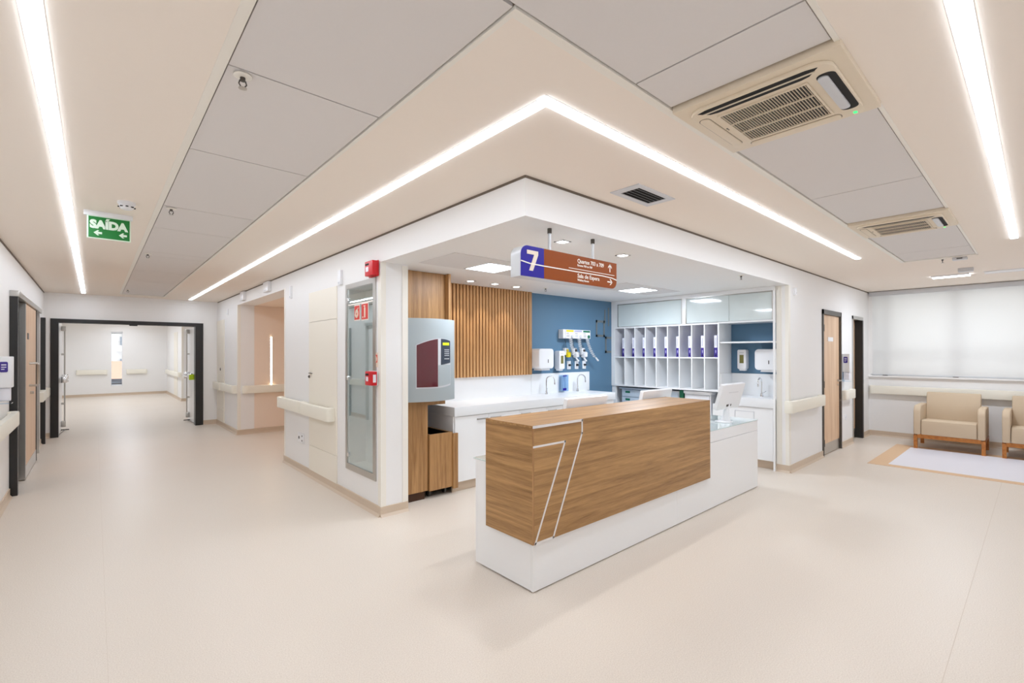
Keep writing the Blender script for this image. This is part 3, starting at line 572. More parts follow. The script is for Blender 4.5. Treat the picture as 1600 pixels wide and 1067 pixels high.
# ceiling call lamps and detectors at the right
cl = thing('ceiling_sensor', 'small box on the ceiling past the second air conditioner', 'sensor', (5.70, -1.53, H)); obj('body', B(5.66, 5.74, -1.60, -1.47, H-.03, H, bev=.005), GREYPL, cl); obj('lens', B(5.655, 5.66, -1.56, -1.51, H-.022, H-.010), DARKMETAL, cl)
cl = thing('ceiling_sensor', 'small sensor hung on a stem near the short light line', 'sensor', (6.75, -1.50, H)); obj('stem', MB().cyl((6.72, -1.46, H-.0), (6.72, -1.46, H-.03), .006), STEEL, cl); obj('body', B(6.70, 6.82, -1.58, -1.43, H-.05, H-.0, bev=.006), GREYPL, cl)
# ------------------------------------------------------------------ air conditioners (local coordinates, looking up; z=0 at ceiling)
def aircon(loc, label):
    t = thing('air_conditioner', label, 'air conditioner', (0, 0, 0), 'ceiling cassette air conditioners')
    obj('panel', MB().box(-.325, .325, -.33, .33, -.022, .02, bev=.004), ACC, t)
    obj('raised_face', MB().prism(rrect(-.285, .285, -.285, .285, .07, 6), 'z', -.038, -.018, bev=.008), ACC, t)
    gx0, gx1, gy0, gy1 = -.175, .175, -.175, .175
    gr = obj('grille_recess', MB().prism(rrect(gx0, gx1, gy0, gy1, .02, 4), 'z', -.0395, -.03), ACDARK, t, smooth=False)
    n = 30
    for i in range(n):
        y = gy0 + (gy1-gy0)*(i+.5)/n
        obj('grille_slat', B(gx0+.002, gx1-.002, y-.0011, y+.0011, -.045, -.037), ACC, gr, smooth=False)
    for x in (-.06, .06): obj('grille_bar', B(x-.003, x+.003, gy0, gy1, -.047, -.040), ACC, gr, smooth=False)
    fr = MB()
    for a in ((gx0-.008, gx0, gy0-.008, gy1+.008), (gx1, gx1+.008, gy0-.008, gy1+.008), (gx0, gx1, gy0-.008, gy0), (gx0, gx1, gy1, gy1+.008)): fr.box(a[0], a[1], a[2], a[3], -.046, -.036)
    obj('grille_frame', fr, ACC, t, smooth=False)
    # air outlets: two black plates paint the shade of open slots, two closed
    o1 = obj('air_outlet', MB().prism([(-.272, -.20), (-.262, -.24), (-.218, -.20), (-.21, -.17), (-.21, .17), (-.218, .20), (-.262, .24), (-.272, .20)], 'z', -.0392, -.03), BLACKIN, t, smooth=False)
    obj('louvre', MB().prism([(-.246, -.225), (-.240, -.225), (-.240, .225), (-.246, .225)], 'z', -.043, -.037), ACC, o1, smooth=False)
    o2 = obj('air_outlet', MB().prism(rrect(-.20, .20, -.278, -.212, .028, 5), 'z', -.0392, -.03), BLACKIN, t, smooth=False)
    obj('louvre', MB().prism(rrect(-.185, .17, -.252, -.214, .018, 5), 'z', -.046, -.037, bev=.003), GREYPL, o2)
    o3 = obj('air_outlet', MB().prism(rrect(-.20, .20, .220, .272, .025, 5), 'z', -.0388, -.03), GAPSHADE, t, smooth=False); obj('louvre', MB().prism(rrect(-.197, .197, .222, .268, .022, 5), 'z', -.043, -.034, bev=.003), ACC, o3)
    o4 = obj('air_outlet', MB().prism(rrect(.212, .272, -.20, .20, .025, 5), 'z', -.0388, -.03), GAPSHADE, t, smooth=False); obj('louvre', MB().prism(rrect(.214, .268, -.197, .197, .022, 5), 'z', -.043, -.034, bev=.003), ACC, o4)
    obj('maker_mark', MB().prism([(-.03, .205), (-.018, .205), (-.018, .212), (-.03, .212)], 'z', -.0395, -.037).prism([(-.012, .206), (-.004, .206), (-.004, .211), (-.012, .211)], 'z', -.0395, -.037), DARKMETAL, t, smooth=False)
    obj('status_lamp', B(.245, .262, -.255, -.242, -.0405, -.036), LEDGREEN, t, smooth=False)
    t.location = loc; return t
ac = aircon((.285, -1.372, H), 'cream ceiling cassette air conditioner nearest the camera')
dup(ac, (3.265, -1.372, H), 'smaller-looking cream ceiling cassette air conditioner farther down the right corridor')
# ------------------------------------------------------------------ ceiling vent
cv = thing('ceiling_vent', 'grey louvred air vent in the ceiling above the soffit', 'vent', (.9, -.28, H))
f = MB(); f.box(.67, 1.14, -.395, -.355, H-.006, H+.001); f.box(.67, 1.14, -.205, -.16, H-.006, H+.001); f.box(.67, .735, -.355, -.205, H-.006, H+.001); f.box(1.08, 1.14, -.355, -.205, H-.006, H+.001)
obj('frame', f, GREYPL, cv, smooth=False); obj('duct_back', B(.735, 1.08, -.355, -.205, H-.0015, H+.001), BLACKIN, cv, smooth=False)
for i in range(5):
    y = -.345 + i*.031; obj('blade', MB().prism([(y+.016, H-.001), (y+.018, H-.001), (y+.004, H-.010), (y+.002, H-.010)], 'x', .735, 1.08), GREYPL, cv, smooth=False)
# ------------------------------------------------------------------ wooden wall panel + tube station + bin
wp = thing('wood_wall_panel', 'oak wall panel with fin behind the grey dispensing station', 'wall panel', (.6, 2.3, 0))
obj('upper_panel', B(.29, .875, 2.24, 2.262, 1.0, ZS-.002), OAKZ, wp, smooth=False); obj('side_fin', B(.875, .905, 2.17, 2.765, 1.10, ZS-.002), OAKZ, wp, smooth=False)
obj('lower_panel', B(.29, .625, 2.2, 2.222, .09, 1.06), OAKZ, wp, smooth=False); obj('lower_return', B(.605, .625, 2.222, 2.765, .09, 1.06), OAKZ, wp, smooth=False); obj('plinth', B(.29, .60, 2.225, 2.25, 0, .09), SLATB, wp, smooth=False); obj('shelf_top', B(.29, .65, 2.2, 2.70, 1.06, 1.08), OAKX, wp, smooth=False)
ts = thing('tube_station', 'grey curved-front wall dispenser with burgundy window and keypad', 'machine', (.6, 2.24, 1.07))
tx0, tx1 = .335, .905
def fy(x): t_ = (x-tx0)/(tx1-tx0); return 2.115 - .10*math.sin(PI*min(1, max(0, t_*.92+.04)))
def curvep(x0, x1, zlo, zhi, off, thick=.006, n=14):
    """panel that follows the curved front between x0..x1; zlo, zhi functions of x"""
    b = bmesh.new(); cols = []
    for i in range(n+1):
        x = x0+(x1-x0)*i/n; y = fy(x)-off
        cols.append([b.verts.new((x, y, zlo(x))), b.verts.new((x, y, zhi(x))), b.verts.new((x, y+thick, zhi(x))), b.verts.new((x, y+thick, zlo(x)))])
    for i in range(n):
        for k_ in range(4): b.faces.new((cols[i][k_], cols[i][(k_+1) % 4], cols[i+1][(k_+1) % 4], cols[i+1][k_]))
    b.faces.new(cols[0]); b.faces.new(cols[-1][::-1]); bmesh.ops.recalc_face_normals(b, faces=b.faces[:]); mb = MB(); mb.add(b); return mb
pl = [(tx0+(tx1-tx0)*i/20, fy(tx0+(tx1-tx0)*i/20)) for i in range(21)] + [(tx1, 2.239), (tx0, 2.239)]
obj('housing', MB().prism(pl, 'z', 1.062, 1.925, bev=.004), TUBEGREY, ts)
arch = lambda x: 1.640 + .075*math.sin(PI*min(1, max(0, (x-.40)/.56)))**.9
low = lambda x: 1.213 + .02*max(0, (x-.62)/.2)**2
obj('window_surround', curvep(.405, .825, lambda x: low(x)-.012, lambda x: arch(x)+.006, .0015), GREYPL, ts)
obj('tinted_window', curvep(.412, .635, low, arch, .004), BURG, ts)
obj('access_flap', curvep(.645, .818, lambda x: low(x)+.006, lambda x: 1.44, .005), TUBEGREY, ts)
obj('keypad_panel', curvep(.677, .818, lambda x: 1.442+.02*(x-.677)/.14, arch, .006), KEYPAD, ts)
obj('display', curvep(.697, .795, lambda x: 1.648, lambda x: 1.676, .009, n=4), LCD, ts)
kk = MB()
for r_ in range(5):
    for c_ in range(4):
        x = .722+c_*.019; z = (1.595, 1.575, 1.555, 1.535, 1.50)[r_]; kk.box(x, x+.011, fy(x)-.0105, fy(x)-.004, z, z+.009)
obj('keys', kk, GREYPL, ts, smooth=False)
bn = thing('waste_bin', 'oak waste bin with black liner under the grey dispenser', 'bin', (.78, 2.4, 0))
BX0, BX1, BY0, BY1 = .632, .925, 2.172, 2.68
obj('front_panel', B(BX0, BX1, BY0, BY0+.02, .085, .69), OAKZ, bn, smooth=False); obj('side_panel', B(BX0, BX0+.018, BY0+.02, BY1, .085, .69), OAKZ, bn, smooth=False); obj('side_panel', B(BX1-.018, BX1, BY0+.02, BY1, .085, .69), OAKZ, bn, smooth=False); obj('back_panel', B(BX0+.018, BX1-.018, BY1-.02, BY1, .085, .69), OAKZ, bn, smooth=False)
obj('pull_panel', B(BX1-.004, .983, 2.146, BY0, .065, .675), OAKZ, bn, smooth=False)
l0, l1, m0, m1 = BX0+.019, BX1-.019, BY0+.021, BY1-.021
obj('liner', MB().box(l0, l1, m0, m1, .12, .13).box(l0, l0+.005, m0, m1, .13, .685).box(l1-.005, l1, m0, m1, .13, .685).box(l0, l1, m0, m0+.005, .13, .685).box(l0, l1, m1-.005, m1, .13, .685), BLACKIN, bn, smooth=False)
for x in (.68, .88):
    for y in (2.28, 2.6): obj('caster', MB().lathe([(.010, -.012), (.036, -.012), (.04, 0), (.036, .012), (.010, .012)], (x, y, .04), axis='x').box(x-.015, x+.015, y-.015, y+.015, .055, .086), DARKMETAL, bn)
# ------------------------------------------------------------------ slatted wall
sl = thing('slatted_wall', 'vertical wooden slat panel on the back wall of the station', 'wall panel', (1.8, 2.75, 1.25))
obj('backing', B(.94, 2.67, 2.752, 2.768, 1.252, ZS-.001), SLATB, sl, smooth=False)
n = 33; pitch = (2.671-.94)/n; sm = None
for i in range(n):
    x = .94 + i*pitch
    if sm is None: s0 = obj('slat', B(x, x+.031, 2.705, 2.752, 1.252, ZS-.001), SLATW, sl, smooth=False); sm = s0.data; xb = x
    else: o = bpy.data.objects.new('slat', sm); COL.objects.link(o); o.parent = sl; o.location = (x-xb, 0, 0)
o = bpy.data.objects.new('slat', sm); COL.objects.link(o); o.parent = sl; o.location = (2.640-xb, 0, 0)
# ------------------------------------------------------------------ left counter
wt = thing('worktop', 'long white worktop with splashback along the slatted wall', 'worktop', (2.4, 2.46, .85))
obj('slab', MB().box(.947, 3.92, 2.16, 2.768, .853, .958, bev=.003), SOLID, wt)
obj('splashback', MB().box(1.0, 2.695, 2.748, 2.768, .955, 1.250).box(2.695, 4.015, 2.742, 2.768, .955, 1.256), SOLID, wt, smooth=False)
for x in (2.92, 3.62): obj('basin', MB().lathe([(.001, .0), (.15, 0), (.16, .003), (.155, .004), (.10, .0015), (.001, .0012)], (x, 2.43, .956), 28), SOLID, wt)
xs_ = [.962, 1.448, 1.943, 2.43, 2.92, 3.41, 3.90]
ord_ = ['first', 'second', 'third', 'fourth', 'fifth', 'sixth']
for i in range(6):
    a, b = xs_[i], xs_[i+1]
    t = thing('base_cabinet', f'white base cabinet under the long worktop, {ord_[i]} from the waste bin', 'cabinet', ((a+b)/2, 2.45, 0), 'white base cabinets under the long worktop')
    obj('carcass', B(a-(.013 if i == 0 else 0), b, 2.195, 2.768, .11, .852), LAQ, t, smooth=False)
    dr = obj('door', MB().box(a+.002, b-.002, 2.176, 2.195, .115, .846, bev=.0015, seg=1), LAQ, t)
    hx = b-.18 if i % 2 == 0 and i < 1 else a+.025
    obj('handle', MB().box(hx, hx+.155, 2.158, 2.164, .790, .806, bev=.002).box(hx, hx+.008, 2.164, 2.177, .790, .806).box(hx+.147, hx+.155, 2.164, 2.177, .790, .806), STEEL, dr)
    obj('toe_kick', B(a, b, 2.232, 2.25, 0, .11), SKIRT, t, smooth=False)
def tap(x, y, z, ang, label):
    t = thing('tap', label, 'tap', (x, y, z), 'chrome gooseneck taps')
    d = Vector((math.cos(ang), math.sin(ang), 0)); p = Vector((x, y, z)); R_ = .062
    pts = [p, p+Vector((0, 0, .20))] + [p+Vector((0, 0, .20))+d*(R_-R_*math.cos(a))+Vector((0, 0, R_*math.sin(a))) for a in [PI*i/8 for i in range(1, 8)]] + [p+d*2*R_+Vector((0, 0, .165))]
    obj('spout', MB().tube(pts, .009, 10), CHROME, t); obj('nozzle', MB().cyl(p+d*2*R_+Vector((0, 0, .17)), p+d*2*R_+Vector((0, 0, .145)), .011), CHROME, t)
    obj('base', MB().lathe([(.022, 0), (.022, .01), (.015, .03), (.014, .05)], p, 16), CHROME, t)
    q = p+Vector((0, 0, .045)); e = Vector((-d.y, d.x, 0)); obj('lever', MB().tube([q, q+e*.03+Vector((0, 0, .012)), q+e*.06+Vector((0, 0, .035))], .005, 8), CHROME, t)
tap(2.92, 2.66, .958, -PI*.32, 'chrome tap on the long worktop under the white towel dispenser'); tap(3.62, 2.66, .958, -PI*.32, 'chrome tap on the long worktop at its right end')
ah = thing('acrylic_holder', 'clear acrylic dispenser with blue labels between the two taps', 'dispenser', (3.34, 2.72, .98))
obj('case', MB().box(3.28, 3.283, 2.66, 2.74, .975, 1.225).box(3.407, 3.41, 2.66, 2.74, .975, 1.225).box(3.283, 3.407, 2.66, 2.663, .975, 1.225), ACRYL, ah, smooth=False)
obj('label', B(3.283, 3.36, 2.657, 2.66, .99, 1.025), SIGNBLUE, ah, smooth=False); obj('label', B(3.283, 3.37, 2.657, 2.66, 1.205, 1.22), SIGNBLUE, ah, smooth=False)
obj('cup_tube', MB().cyl((3.32, 2.70, .985), (3.32, 2.70, 1.22), .028), CARTBLUE, ah); obj('cup_tube', MB().cyl((3.375, 2.70, .985), (3.375, 2.70, 1.22), .022), CARTBLUE, ah)
# ------------------------------------------------------------------ dispensers on the blue wall
def towel(cx, y, z, rot, label):
    t = thing('towel_dispenser', label, 'dispenser', (0, 0, 0), 'white paper towel dispensers')
    obj('cover', MB().prism(rrect(-.155, .155, -.14, .15, .05, 6), 'y', -.20, 0, bev=.018, seg=3), PLASTIC, t)
    obj('lock_slot', MB().box(.025, .037, -.2025, -.198, -.055, -.005), DARKMETAL, t)
    obj('paper_outlet', MB().prism([(-.075, -.135), (.085, -.135), (.10, -.165), (-.09, -.165)], 'y', -.17, -.02), PLASTIC, t)
    t.location = (cx, y, z); t.rotation_euler.z = rot; return t
towel(2.835, 2.768, 1.475, 0, 'white paper towel dispenser on the blue wall right of the slats')
towel(5.048, .33, 1.46, -PI/2, 'white paper towel dispenser in the niche above the right sink')
def soap(cx, y, z, rot, label):
    t = thing('soap_dispenser', label, 'dispenser', (0, 0, 0), 'white soap dispensers')
    obj('housing', MB().prism(rrect(-.062, .062, -.13, .15, .02, 4), 'y', -.105, 0, bev=.012, seg=2), PLASTIC, t)
    obj('level_window', B(-.028, .030, -.1065, -.103, -.045, .075), mat('soap_window', rgb(120, 116, 60), .3) if 'soap_window' not in MATS else MATS['soap_window'], t, smooth=False)
    obj('logo_bar', B(-.03, .03, -.1062, -.103, .10, .112), GREYPL, t, smooth=False)
    obj('push_lever', MB().prism(rrect(-.045, .045, -.155, -.12, .012, 3), 'y', -.08, -.015, bev=.006), PLASTIC, t)
    t.location = (cx, y, z); t.rotation_euler.z = rot; return t
soap(3.27, 2.768, 1.445, 0, 'white soap dispenser on the blue wall beside the hose sockets')
soap(5.048, .70, 1.455, -PI/2, 'white soap dispenser in the niche under the open shelf')
# ------------------------------------------------------------------ gas outlet panel, hoses, sockets
gp = thing('gas_outlet_panel', 'white three part gas outlet panel with coloured labels on the blue wall', 'panel', (3.63, 2.77, 1.85))
obj('housing', MB().box(3.30, 3.95, 2.67, 2.768, 1.785, 1.925, bev=.006), PLASTIC, gp)
for i, (m_, gm) in enumerate(((YELLOW, GREYPL), (LAV, GREYPL), (GREENL, GREENL))):
    x = 3.352+i*.20
    md = obj('module', MB().box(x, x+.193, 2.662, 2.672, 1.790, 1.92, bev=.002, seg=1), LABELW, gp)
    obj('colour_label', B(x+.012, x+.178, 2.6595, 2.6625, 1.888, 1.916), m_, md, smooth=False)
    obj('gauge', MB().lathe([(.026, .0), (.026, -.012), (.018, -.016)], (x+.145, 2.663, 1.820), axis='y'), gm, md)
    obj('print_dots', MB().box(x+.02, x+.035, 2.660, 2.6625, 1.862, 1.872).box(x+.05, x+.062, 2.660, 2.6625, 1.858, 1.874).box(x+.02, x+.09, 2.660, 2.6625, 1.835, 1.840).box(x+.02, x+.09, 2.660, 2.6625, 1.815, 1.820), DARKMETAL, md, smooth=False)
lab3 = ('left', 'middle', 'right')
for i in range(3):
    x0 = 3.44+i*.20; ex = x0 + (.10, .09, .19)[i]; pts = []
    for k_ in range(140):
        s = k_/139; cx = x0+(ex-x0)*s**1.6; cz = 1.785-.30*s; a = 2*PI*11*s
        pts.append((cx+.024*math.cos(a), 2.640+.024*math.sin(a), cz))
    t = thing('coiled_hose', f'white coiled hose below the {("yellow", "lavender", "green")[i]} label of the gas panel', 'hose', (x0, 2.70, 1.785), 'coiled hoses under the gas panel')
    obj('coil', MB().tube(pts, .0055, 6), GREYPL, t); e_ = Vector(pts[-1]); obj('connector', MB().tube([e_, e_+Vector((.02, -.01, -.03)), e_+Vector((.05, -.01, -.05))], .014, 8), PLASTIC, t)
    t = thing('flow_meter', f'small white holder with hanging attachment, {lab3[i]} of the three below the coiled hoses', 'holder', (3.47+i*.19, 2.76, 1.55), 'small holders below the gas panel')
    xx = 3.44+i*.20
    obj('holder', MB().box(xx-.045, xx+.045, 2.72, 2.768, 1.53, 1.64, bev=.01), PLASTIC, t); obj('knob', MB().lathe([(.02, 0), (.016, -.02)], (xx+.01, 2.72, 1.60), axis='y'), YELLOW if i == 0 else DARKMETAL, t); obj('cup', MB().lathe([(.012, -.07), (.04, -.06), (.045, 0), (.03, .02)], (xx+.03, 2.715, 1.56)), PLASTIC if i else YELLOW, t)
    ox = (3.535, 3.718, 3.905)[i]
    t = thing('wall_socket', f'white socket plate with black plug, {lab3[i]} of three on the blue wall', 'socket', (ox, 2.765, 1.37), 'sockets on the blue wall')
    obj('plate', MB().box(ox-.042, ox+.042, 2.758, 2.768, 1.305, 1.435, bev=.003), PLASTIC, t); pg = obj('plug', MB().lathe([(.018, 0), (.014, -.035)], (ox, 2.758, 1.37), axis='y'), BLACK, t); obj('cord', MB().tube([(ox, 2.725, 1.37), (ox+.05, 2.72, 1.36), (ox+.02, 2.735, 1.45), (ox-.06, 2.75, 1.60), (ox-.11, 2.75, 1.79)], .003, 6), DARKMETAL, pg)
# faded rounded-square graphic on the blue wall
wg = thing('wall_graphic', 'faded outlined shapes on the blue wall beside the shelves', 'graphic', (4.45, 2.77, 1.85))
def ring(x0, x1, z0, z1, wd): return MB().box(x0, x1, 2.766, 2.7695, z0, z0+wd).box(x0, x1, 2.766, 2.7695, z1-wd, z1).box(x0, x0+wd, 2.766, 2.7695, z0, z1).box(x1-wd, x1, 2.766, 2.7695, z0, z1)
obj('outlined_shape', ring(4.22, 4.46, 1.83, 2.11, .038), BLUEGREY, wg, smooth=False); obj('outlined_shape', ring(4.47, 4.72, 1.56, 1.84, .038), BLUEGREY, wg, smooth=False); obj('outlined_shape', MB().box(4.45, 4.48, 2.766, 2.7695, 2.06, 2.30).box(4.55, 4.58, 2.766, 2.7695, 2.02, 2.34), BLUEGREY, wg, smooth=False)
# ------------------------------------------------------------------ pigeonhole shelf, binders, glass cabinets
ps = thing('pigeonhole_shelf', 'white pigeonhole shelf with nine bays in two rows', 'shelf', (4.84, 1.8, 1.0))
PX0, PX1 = 4.642, 5.045
obj('side_panel', B(PX0, PX1, 2.692, 2.765, .998, 2.0), LAQ, ps, smooth=False); obj('side_panel', B(PX0, PX1, .888, .908, .90, 2.0), LAQ, ps, smooth=False)
obj('top_board', B(PX0, PX1, .908, 2.692, 1.975, 1.998), LAQ, ps, smooth=False); obj('shelf_board', B(PX0+.003, PX1-.012, .908, 2.692, 1.478, 1.496), LAQ, ps, smooth=False); obj('bottom_board', B(PX0, PX1, .908, 2.692, .998, 1.022), LAQ, ps, smooth=False); obj('back_board', B(PX1-.012, PX1, .908, 2.692, 1.022, 1.975), LAQ, ps, smooth=False)
dy = (2.692-.908)/9
for i in range(1, 9): y = 2.692-dy*i; obj('divider', B(PX0+.001, PX1-.012, y-.008, y+.008, 1.022, 1.975), LAQ, ps, smooth=False)
b0 = None
for i in range(9):
    yr = 2.692-dy*(i+1)+.008; lb = f'purple ring binder with white spine label, {("first", "second", "third", "fourth", "fifth", "sixth", "seventh", "eighth", "ninth")[i]} from the blue wall'
    if b0 is None:
        yb = yr; b0 = thing('ring_binder', lb, 'binder', (4.66, yr+.004, 1.496), 'ring binders in the pigeonholes')
        obj('cover', MB().box(4.662, 4.94, yr+.004, yr+.054, 1.497, 1.815, bev=.003), PURPLE, b0); obj('spine_label', B(4.6595, 4.6625, yr+.010, yr+.050, 1.635, 1.812), LABELW, b0, smooth=False)
        obj('label_print', MB().box(4.658, 4.660, yr+.026, yr+.034, 1.66, 1.78), LAV, b0, smooth=False); obj('spine_print', MB().box(4.6605, 4.6625, yr+.024, yr+.036, 1.56, 1.60), LAV, b0, smooth=False); obj('finger_hole', MB().cyl((4.659, yr+.029, 1.525), (4.664, yr+.029, 1.525), .010, 12), BLACKIN, b0)
    else: dup(b0, (4.66, yr+.004, 1.496), lb)
for (a, b, c_), lb in (((2.625, 2.057, 1.468), 'glass fronted wall cabinet above the pigeonholes, nearer the blue wall'), ((1.388, .765, .185), 'glass fronted wall cabinet above the pigeonholes, nearer the right column')):
    t = thing('wall_cabinet', lb, 'cabinet', (4.85, (a+c_)/2, 2.0), 'glass fronted wall cabinets')
    lo_, hi_ = c_, a
    obj('carcass', MB().box(4.668, 5.045, lo_-.02, hi_+.02, 2.002, 2.41), LAQ, t, smooth=False)
    obj('frame', MB().box(4.642, 4.668, lo_-.012, hi_+.012, 2.376, 2.384).box(4.642, 4.668, lo_-.012, lo_, 2.0, 2.376).box(4.642, 4.668, hi_, hi_+.012, 2.0, 2.376), STEEL, t, smooth=False)
    obj('glass_door', B(4.650, 4.656, b-.012, hi_, 2.006, 2.374), BACKGLASS, t, smooth=False); obj('glass_door', B(4.658, 4.664, lo_, b+.012, 2.006, 2.374), BACKGLASS, t, smooth=False)
struct('trim_5', MB().box(4.642, 5.045, .15, 2.765, 2.386, ZS-.001).box(4.642, 4.67, 1.40, 1.455, 1.998, 2.386).box(4.642, 4.67, 2.64, 2.765, 1.998, 2.386).box(4.642, 4.67, .15, .172, .0, 2.386), LAQ, 'white fascia around the glass wall cabinets')
# niche shelf + right sink
t = thing('niche_shelf', 'single white open shelf in the niche over the right sink', 'shelf', (4.85, .53, 1.7)); obj('board', B(4.66, 5.045, .172, .886, 1.697, 1.717), LAQ, t, smooth=False); obj('top_board', B(4.642, 5.045, .172, .886, 1.98, 2.0), LAQ, t, smooth=False)
wt2 = thing('worktop', 'short white worktop with sink in the right-hand niche', 'worktop', (4.86, .53, .82)); obj('slab', MB().box(4.645, 5.045, .172, .886, .823, .945, bev=.003), SOLID, wt2); obj('splashback', MB().box(5.03, 5.045, .172, .886, .945, 1.26).box(4.66, 5.03, .870, .886, .945, 1.26), SOLID, wt2, smooth=False); obj('basin', MB().lathe([(.001, .0), (.13, 0), (.14, .003), (.135, .004), (.10, .0015), (.001, .0012)], (4.82, .47, .943), 28), SOLID, wt2)
t = thing('base_cabinet', 'white base cabinet under the right niche sink', 'cabinet', (4.86, .53, 0)); obj('carcass', B(4.682, 5.045, .172, 1.0, .115, .822), LAQ, t, smooth=False); dr = obj('door', MB().box(4.665, 4.682, .182, .995, .118, .816, bev=.0015, seg=1), LAQ, t)
obj('recessed_panel', MB().box(4.661, 4.665, .42, .68, .752, .758).box(4.661, 4.665, .42, .426, .66, .758).box(4.661, 4.665, .674, .68, .66, .758), GREYPL, dr, smooth=False); obj('toe_kick', B(4.735, 4.75, .15, 1.0, 0, .115), SKIRT, t, smooth=False)
tap(4.95, .43, .945, PI, 'chrome tap at the right niche sink')
# carts under the pigeonholes
ct = thing('medicine_cart', 'pale blue drawer cart parked under the left pigeonholes', 'cart', (4.9, 2.2, 0)); obj('body', B(4.74, 5.03, 1.87, 2.62, .12, .95), CARTBLUE, ct, smooth=False); obj('top', MB().box(4.70, 5.03, 1.85, 2.65, .95, .968, bev=.004), CARTBLUE, ct)
for z0, z1 in ((.82, .935), (.68, .81), (.50, .67), (.30, .49)):
    d_ = obj('drawer', MB().box(4.715, 4.74, 1.89, 2.60, z0, z1, bev=.003), CARTBLUE, ct); obj('drawer_label', B(4.713, 4.716, 2.44, 2.53, z1-.055, z1-.02), GREENL, d_, smooth=False)
for x in (4.78, 4.98):
    for y in (1.92, 2.57): obj('caster', MB().lathe([(.015, -.012), (.055, -.012), (.06, 0), (.055, .012), (.015, .012)], (x, y, .06), axis='y').box(x-.01, x+.01, y-.02, y+.02, .06, .125), DARKMETAL, ct)
ct = thing('medicine_cart', 'narrow grey cart with green box beneath the middle pigeonholes', 'cart', (4.9, 1.7, 0)); obj('body', B(4.74, 5.03, 1.56, 1.82, .0, .965), GREYPL, ct, smooth=False); obj('drawer', B(4.722, 4.74, 1.57, 1.81, .6, .95), CARTBLUE, ct, smooth=False)
t = thing('file_box', 'small green box beside the narrow cart under the shelf', 'box', (4.8, 1.54, .0)); obj('body', B(4.74, 5.0, 1.49, 1.55, .6, .985), GREENL, t, smooth=False); obj('pedestal', B(4.74, 5.0, 1.49, 1.55, 0, .6), DARKMETAL, t, smooth=False)
ct = thing('drawer_unit', 'white rounded drawer unit under the pigeonholes beside the right monitor', 'cabinet', (4.9, 1.26, 0)); obj('body', MB().box(4.73, 5.03, 1.05, 1.46, 0, .94), PLASTIC, ct, smooth=False); obj('top', MB().prism(rrect(4.68, 5.03, 1.03, 1.48, .06, 5), 'z', .94, .985, bev=.012), PLASTIC, ct)
obj('drawer', MB().box(4.712, 4.73, 1.07, 1.44, .70, .92, bev=.004), PLASTIC, ct); obj('drawer', MB().box(4.712, 4.73, 1.07, 1.44, .40, .69, bev=.004), PLASTIC, ct)
struct('trim_6', MB().box(4.66, 4.70, 2.69, 2.765, 0, 1.0).box(4.70, 5.04, 2.74, 2.765, 0, 1.0), LAQ, 'white upright below the left end of the shelf')
# ------------------------------------------------------------------ fire hose cabinet and alarms
fc = thing('fire_cabinet', 'recessed fire hose cabinet with steel frame and glass door', 'cabinet', (0, 2.48, .32))
f = MB(); y0, y1, z0, z1 = 2.115, 2.845, .32, 2.305
for a in ((y0, y0+.06, z0, z1), (y1-.045, y1, z0, z1), (y0+.06, y1-.045, z0, z0+.065), (y0+.06, y1-.045, z1-.05, z1)): f.box(-.012, .003, a[0], a[1], a[2], a[3])
obj('frame', f, STEEL, fc, smooth=False)
obj('interior', MB().box(.19, .2, 2.17, 2.79, .376, 2.249).box(.0, .2, 2.171, 2.176, .376, 2.249).box(0, .2, 2.784, 2.789, .376, 2.249), LAQ, fc, smooth=False)
gd = obj('glass_door', B(-.003, .004, 2.178, 2.798, .387, 2.252), CABGLASS, fc, smooth=False)
for z in (.48, 2.13): obj('hinge', MB().box(-.014, .006, 2.765, 2.80, z-.025, z+.025, bev=.003), CHROME, gd)
obj('latch', MB().lathe([(.022, 0), (.022, -.02), (.012, -.03)], (-.004, 2.765, 1.30), axis='x'), CHROME, gd)
obj('etched_band', B(-.0045, -.003, 2.18, 2.79, 2.075, 2.088), PRINTW, gd, smooth=False)
s1 = obj('hose_sign', B(-.006, -.003, 2.485, 2.625, 1.905, 2.07), PRINTW, gd, smooth=False)
obj('print', MB().box(-.008, -.006, 2.493, 2.617, 1.915, 2.06), REDS, s1, smooth=False) 
hp = MB()
hp.tube([(-.0085, 2.556+r_*math.cos(a), 1.98+r_*1.15*math.sin(a)) for k_ in range(60) for r_, a in ((.012+.028*k_/60, 2*PI*3*k_/60),)] + [(-.0085, 2.545, 2.02), (-.0085, 2.515, 2.035)], .0045, 5); s1b = obj('pictogram', hp, CREAMP, gd)
s2 = obj('extinguisher_sign', B(-.006, -.003, 2.285, 2.45, 1.90, 2.075), PRINTW, gd, smooth=False); obj('print', B(-.008, -.006, 2.293, 2.442, 1.91, 2.066), REDS, s2, smooth=False)
obj('pictogram', MB().prism(rrect(2.348, 2.378, 1.925, 2.03, .012, 4), 'x', -.0095, -.007).box(-.0095, -.007, 2.356, 2.372, 2.03, 2.042).box(-.0095, -.007, 2.35, 2.395, 2.042, 2.05).box(-.0095, -.007, 2.40, 2.415, 1.925, 1.94), CREAMP, gd, smooth=False)
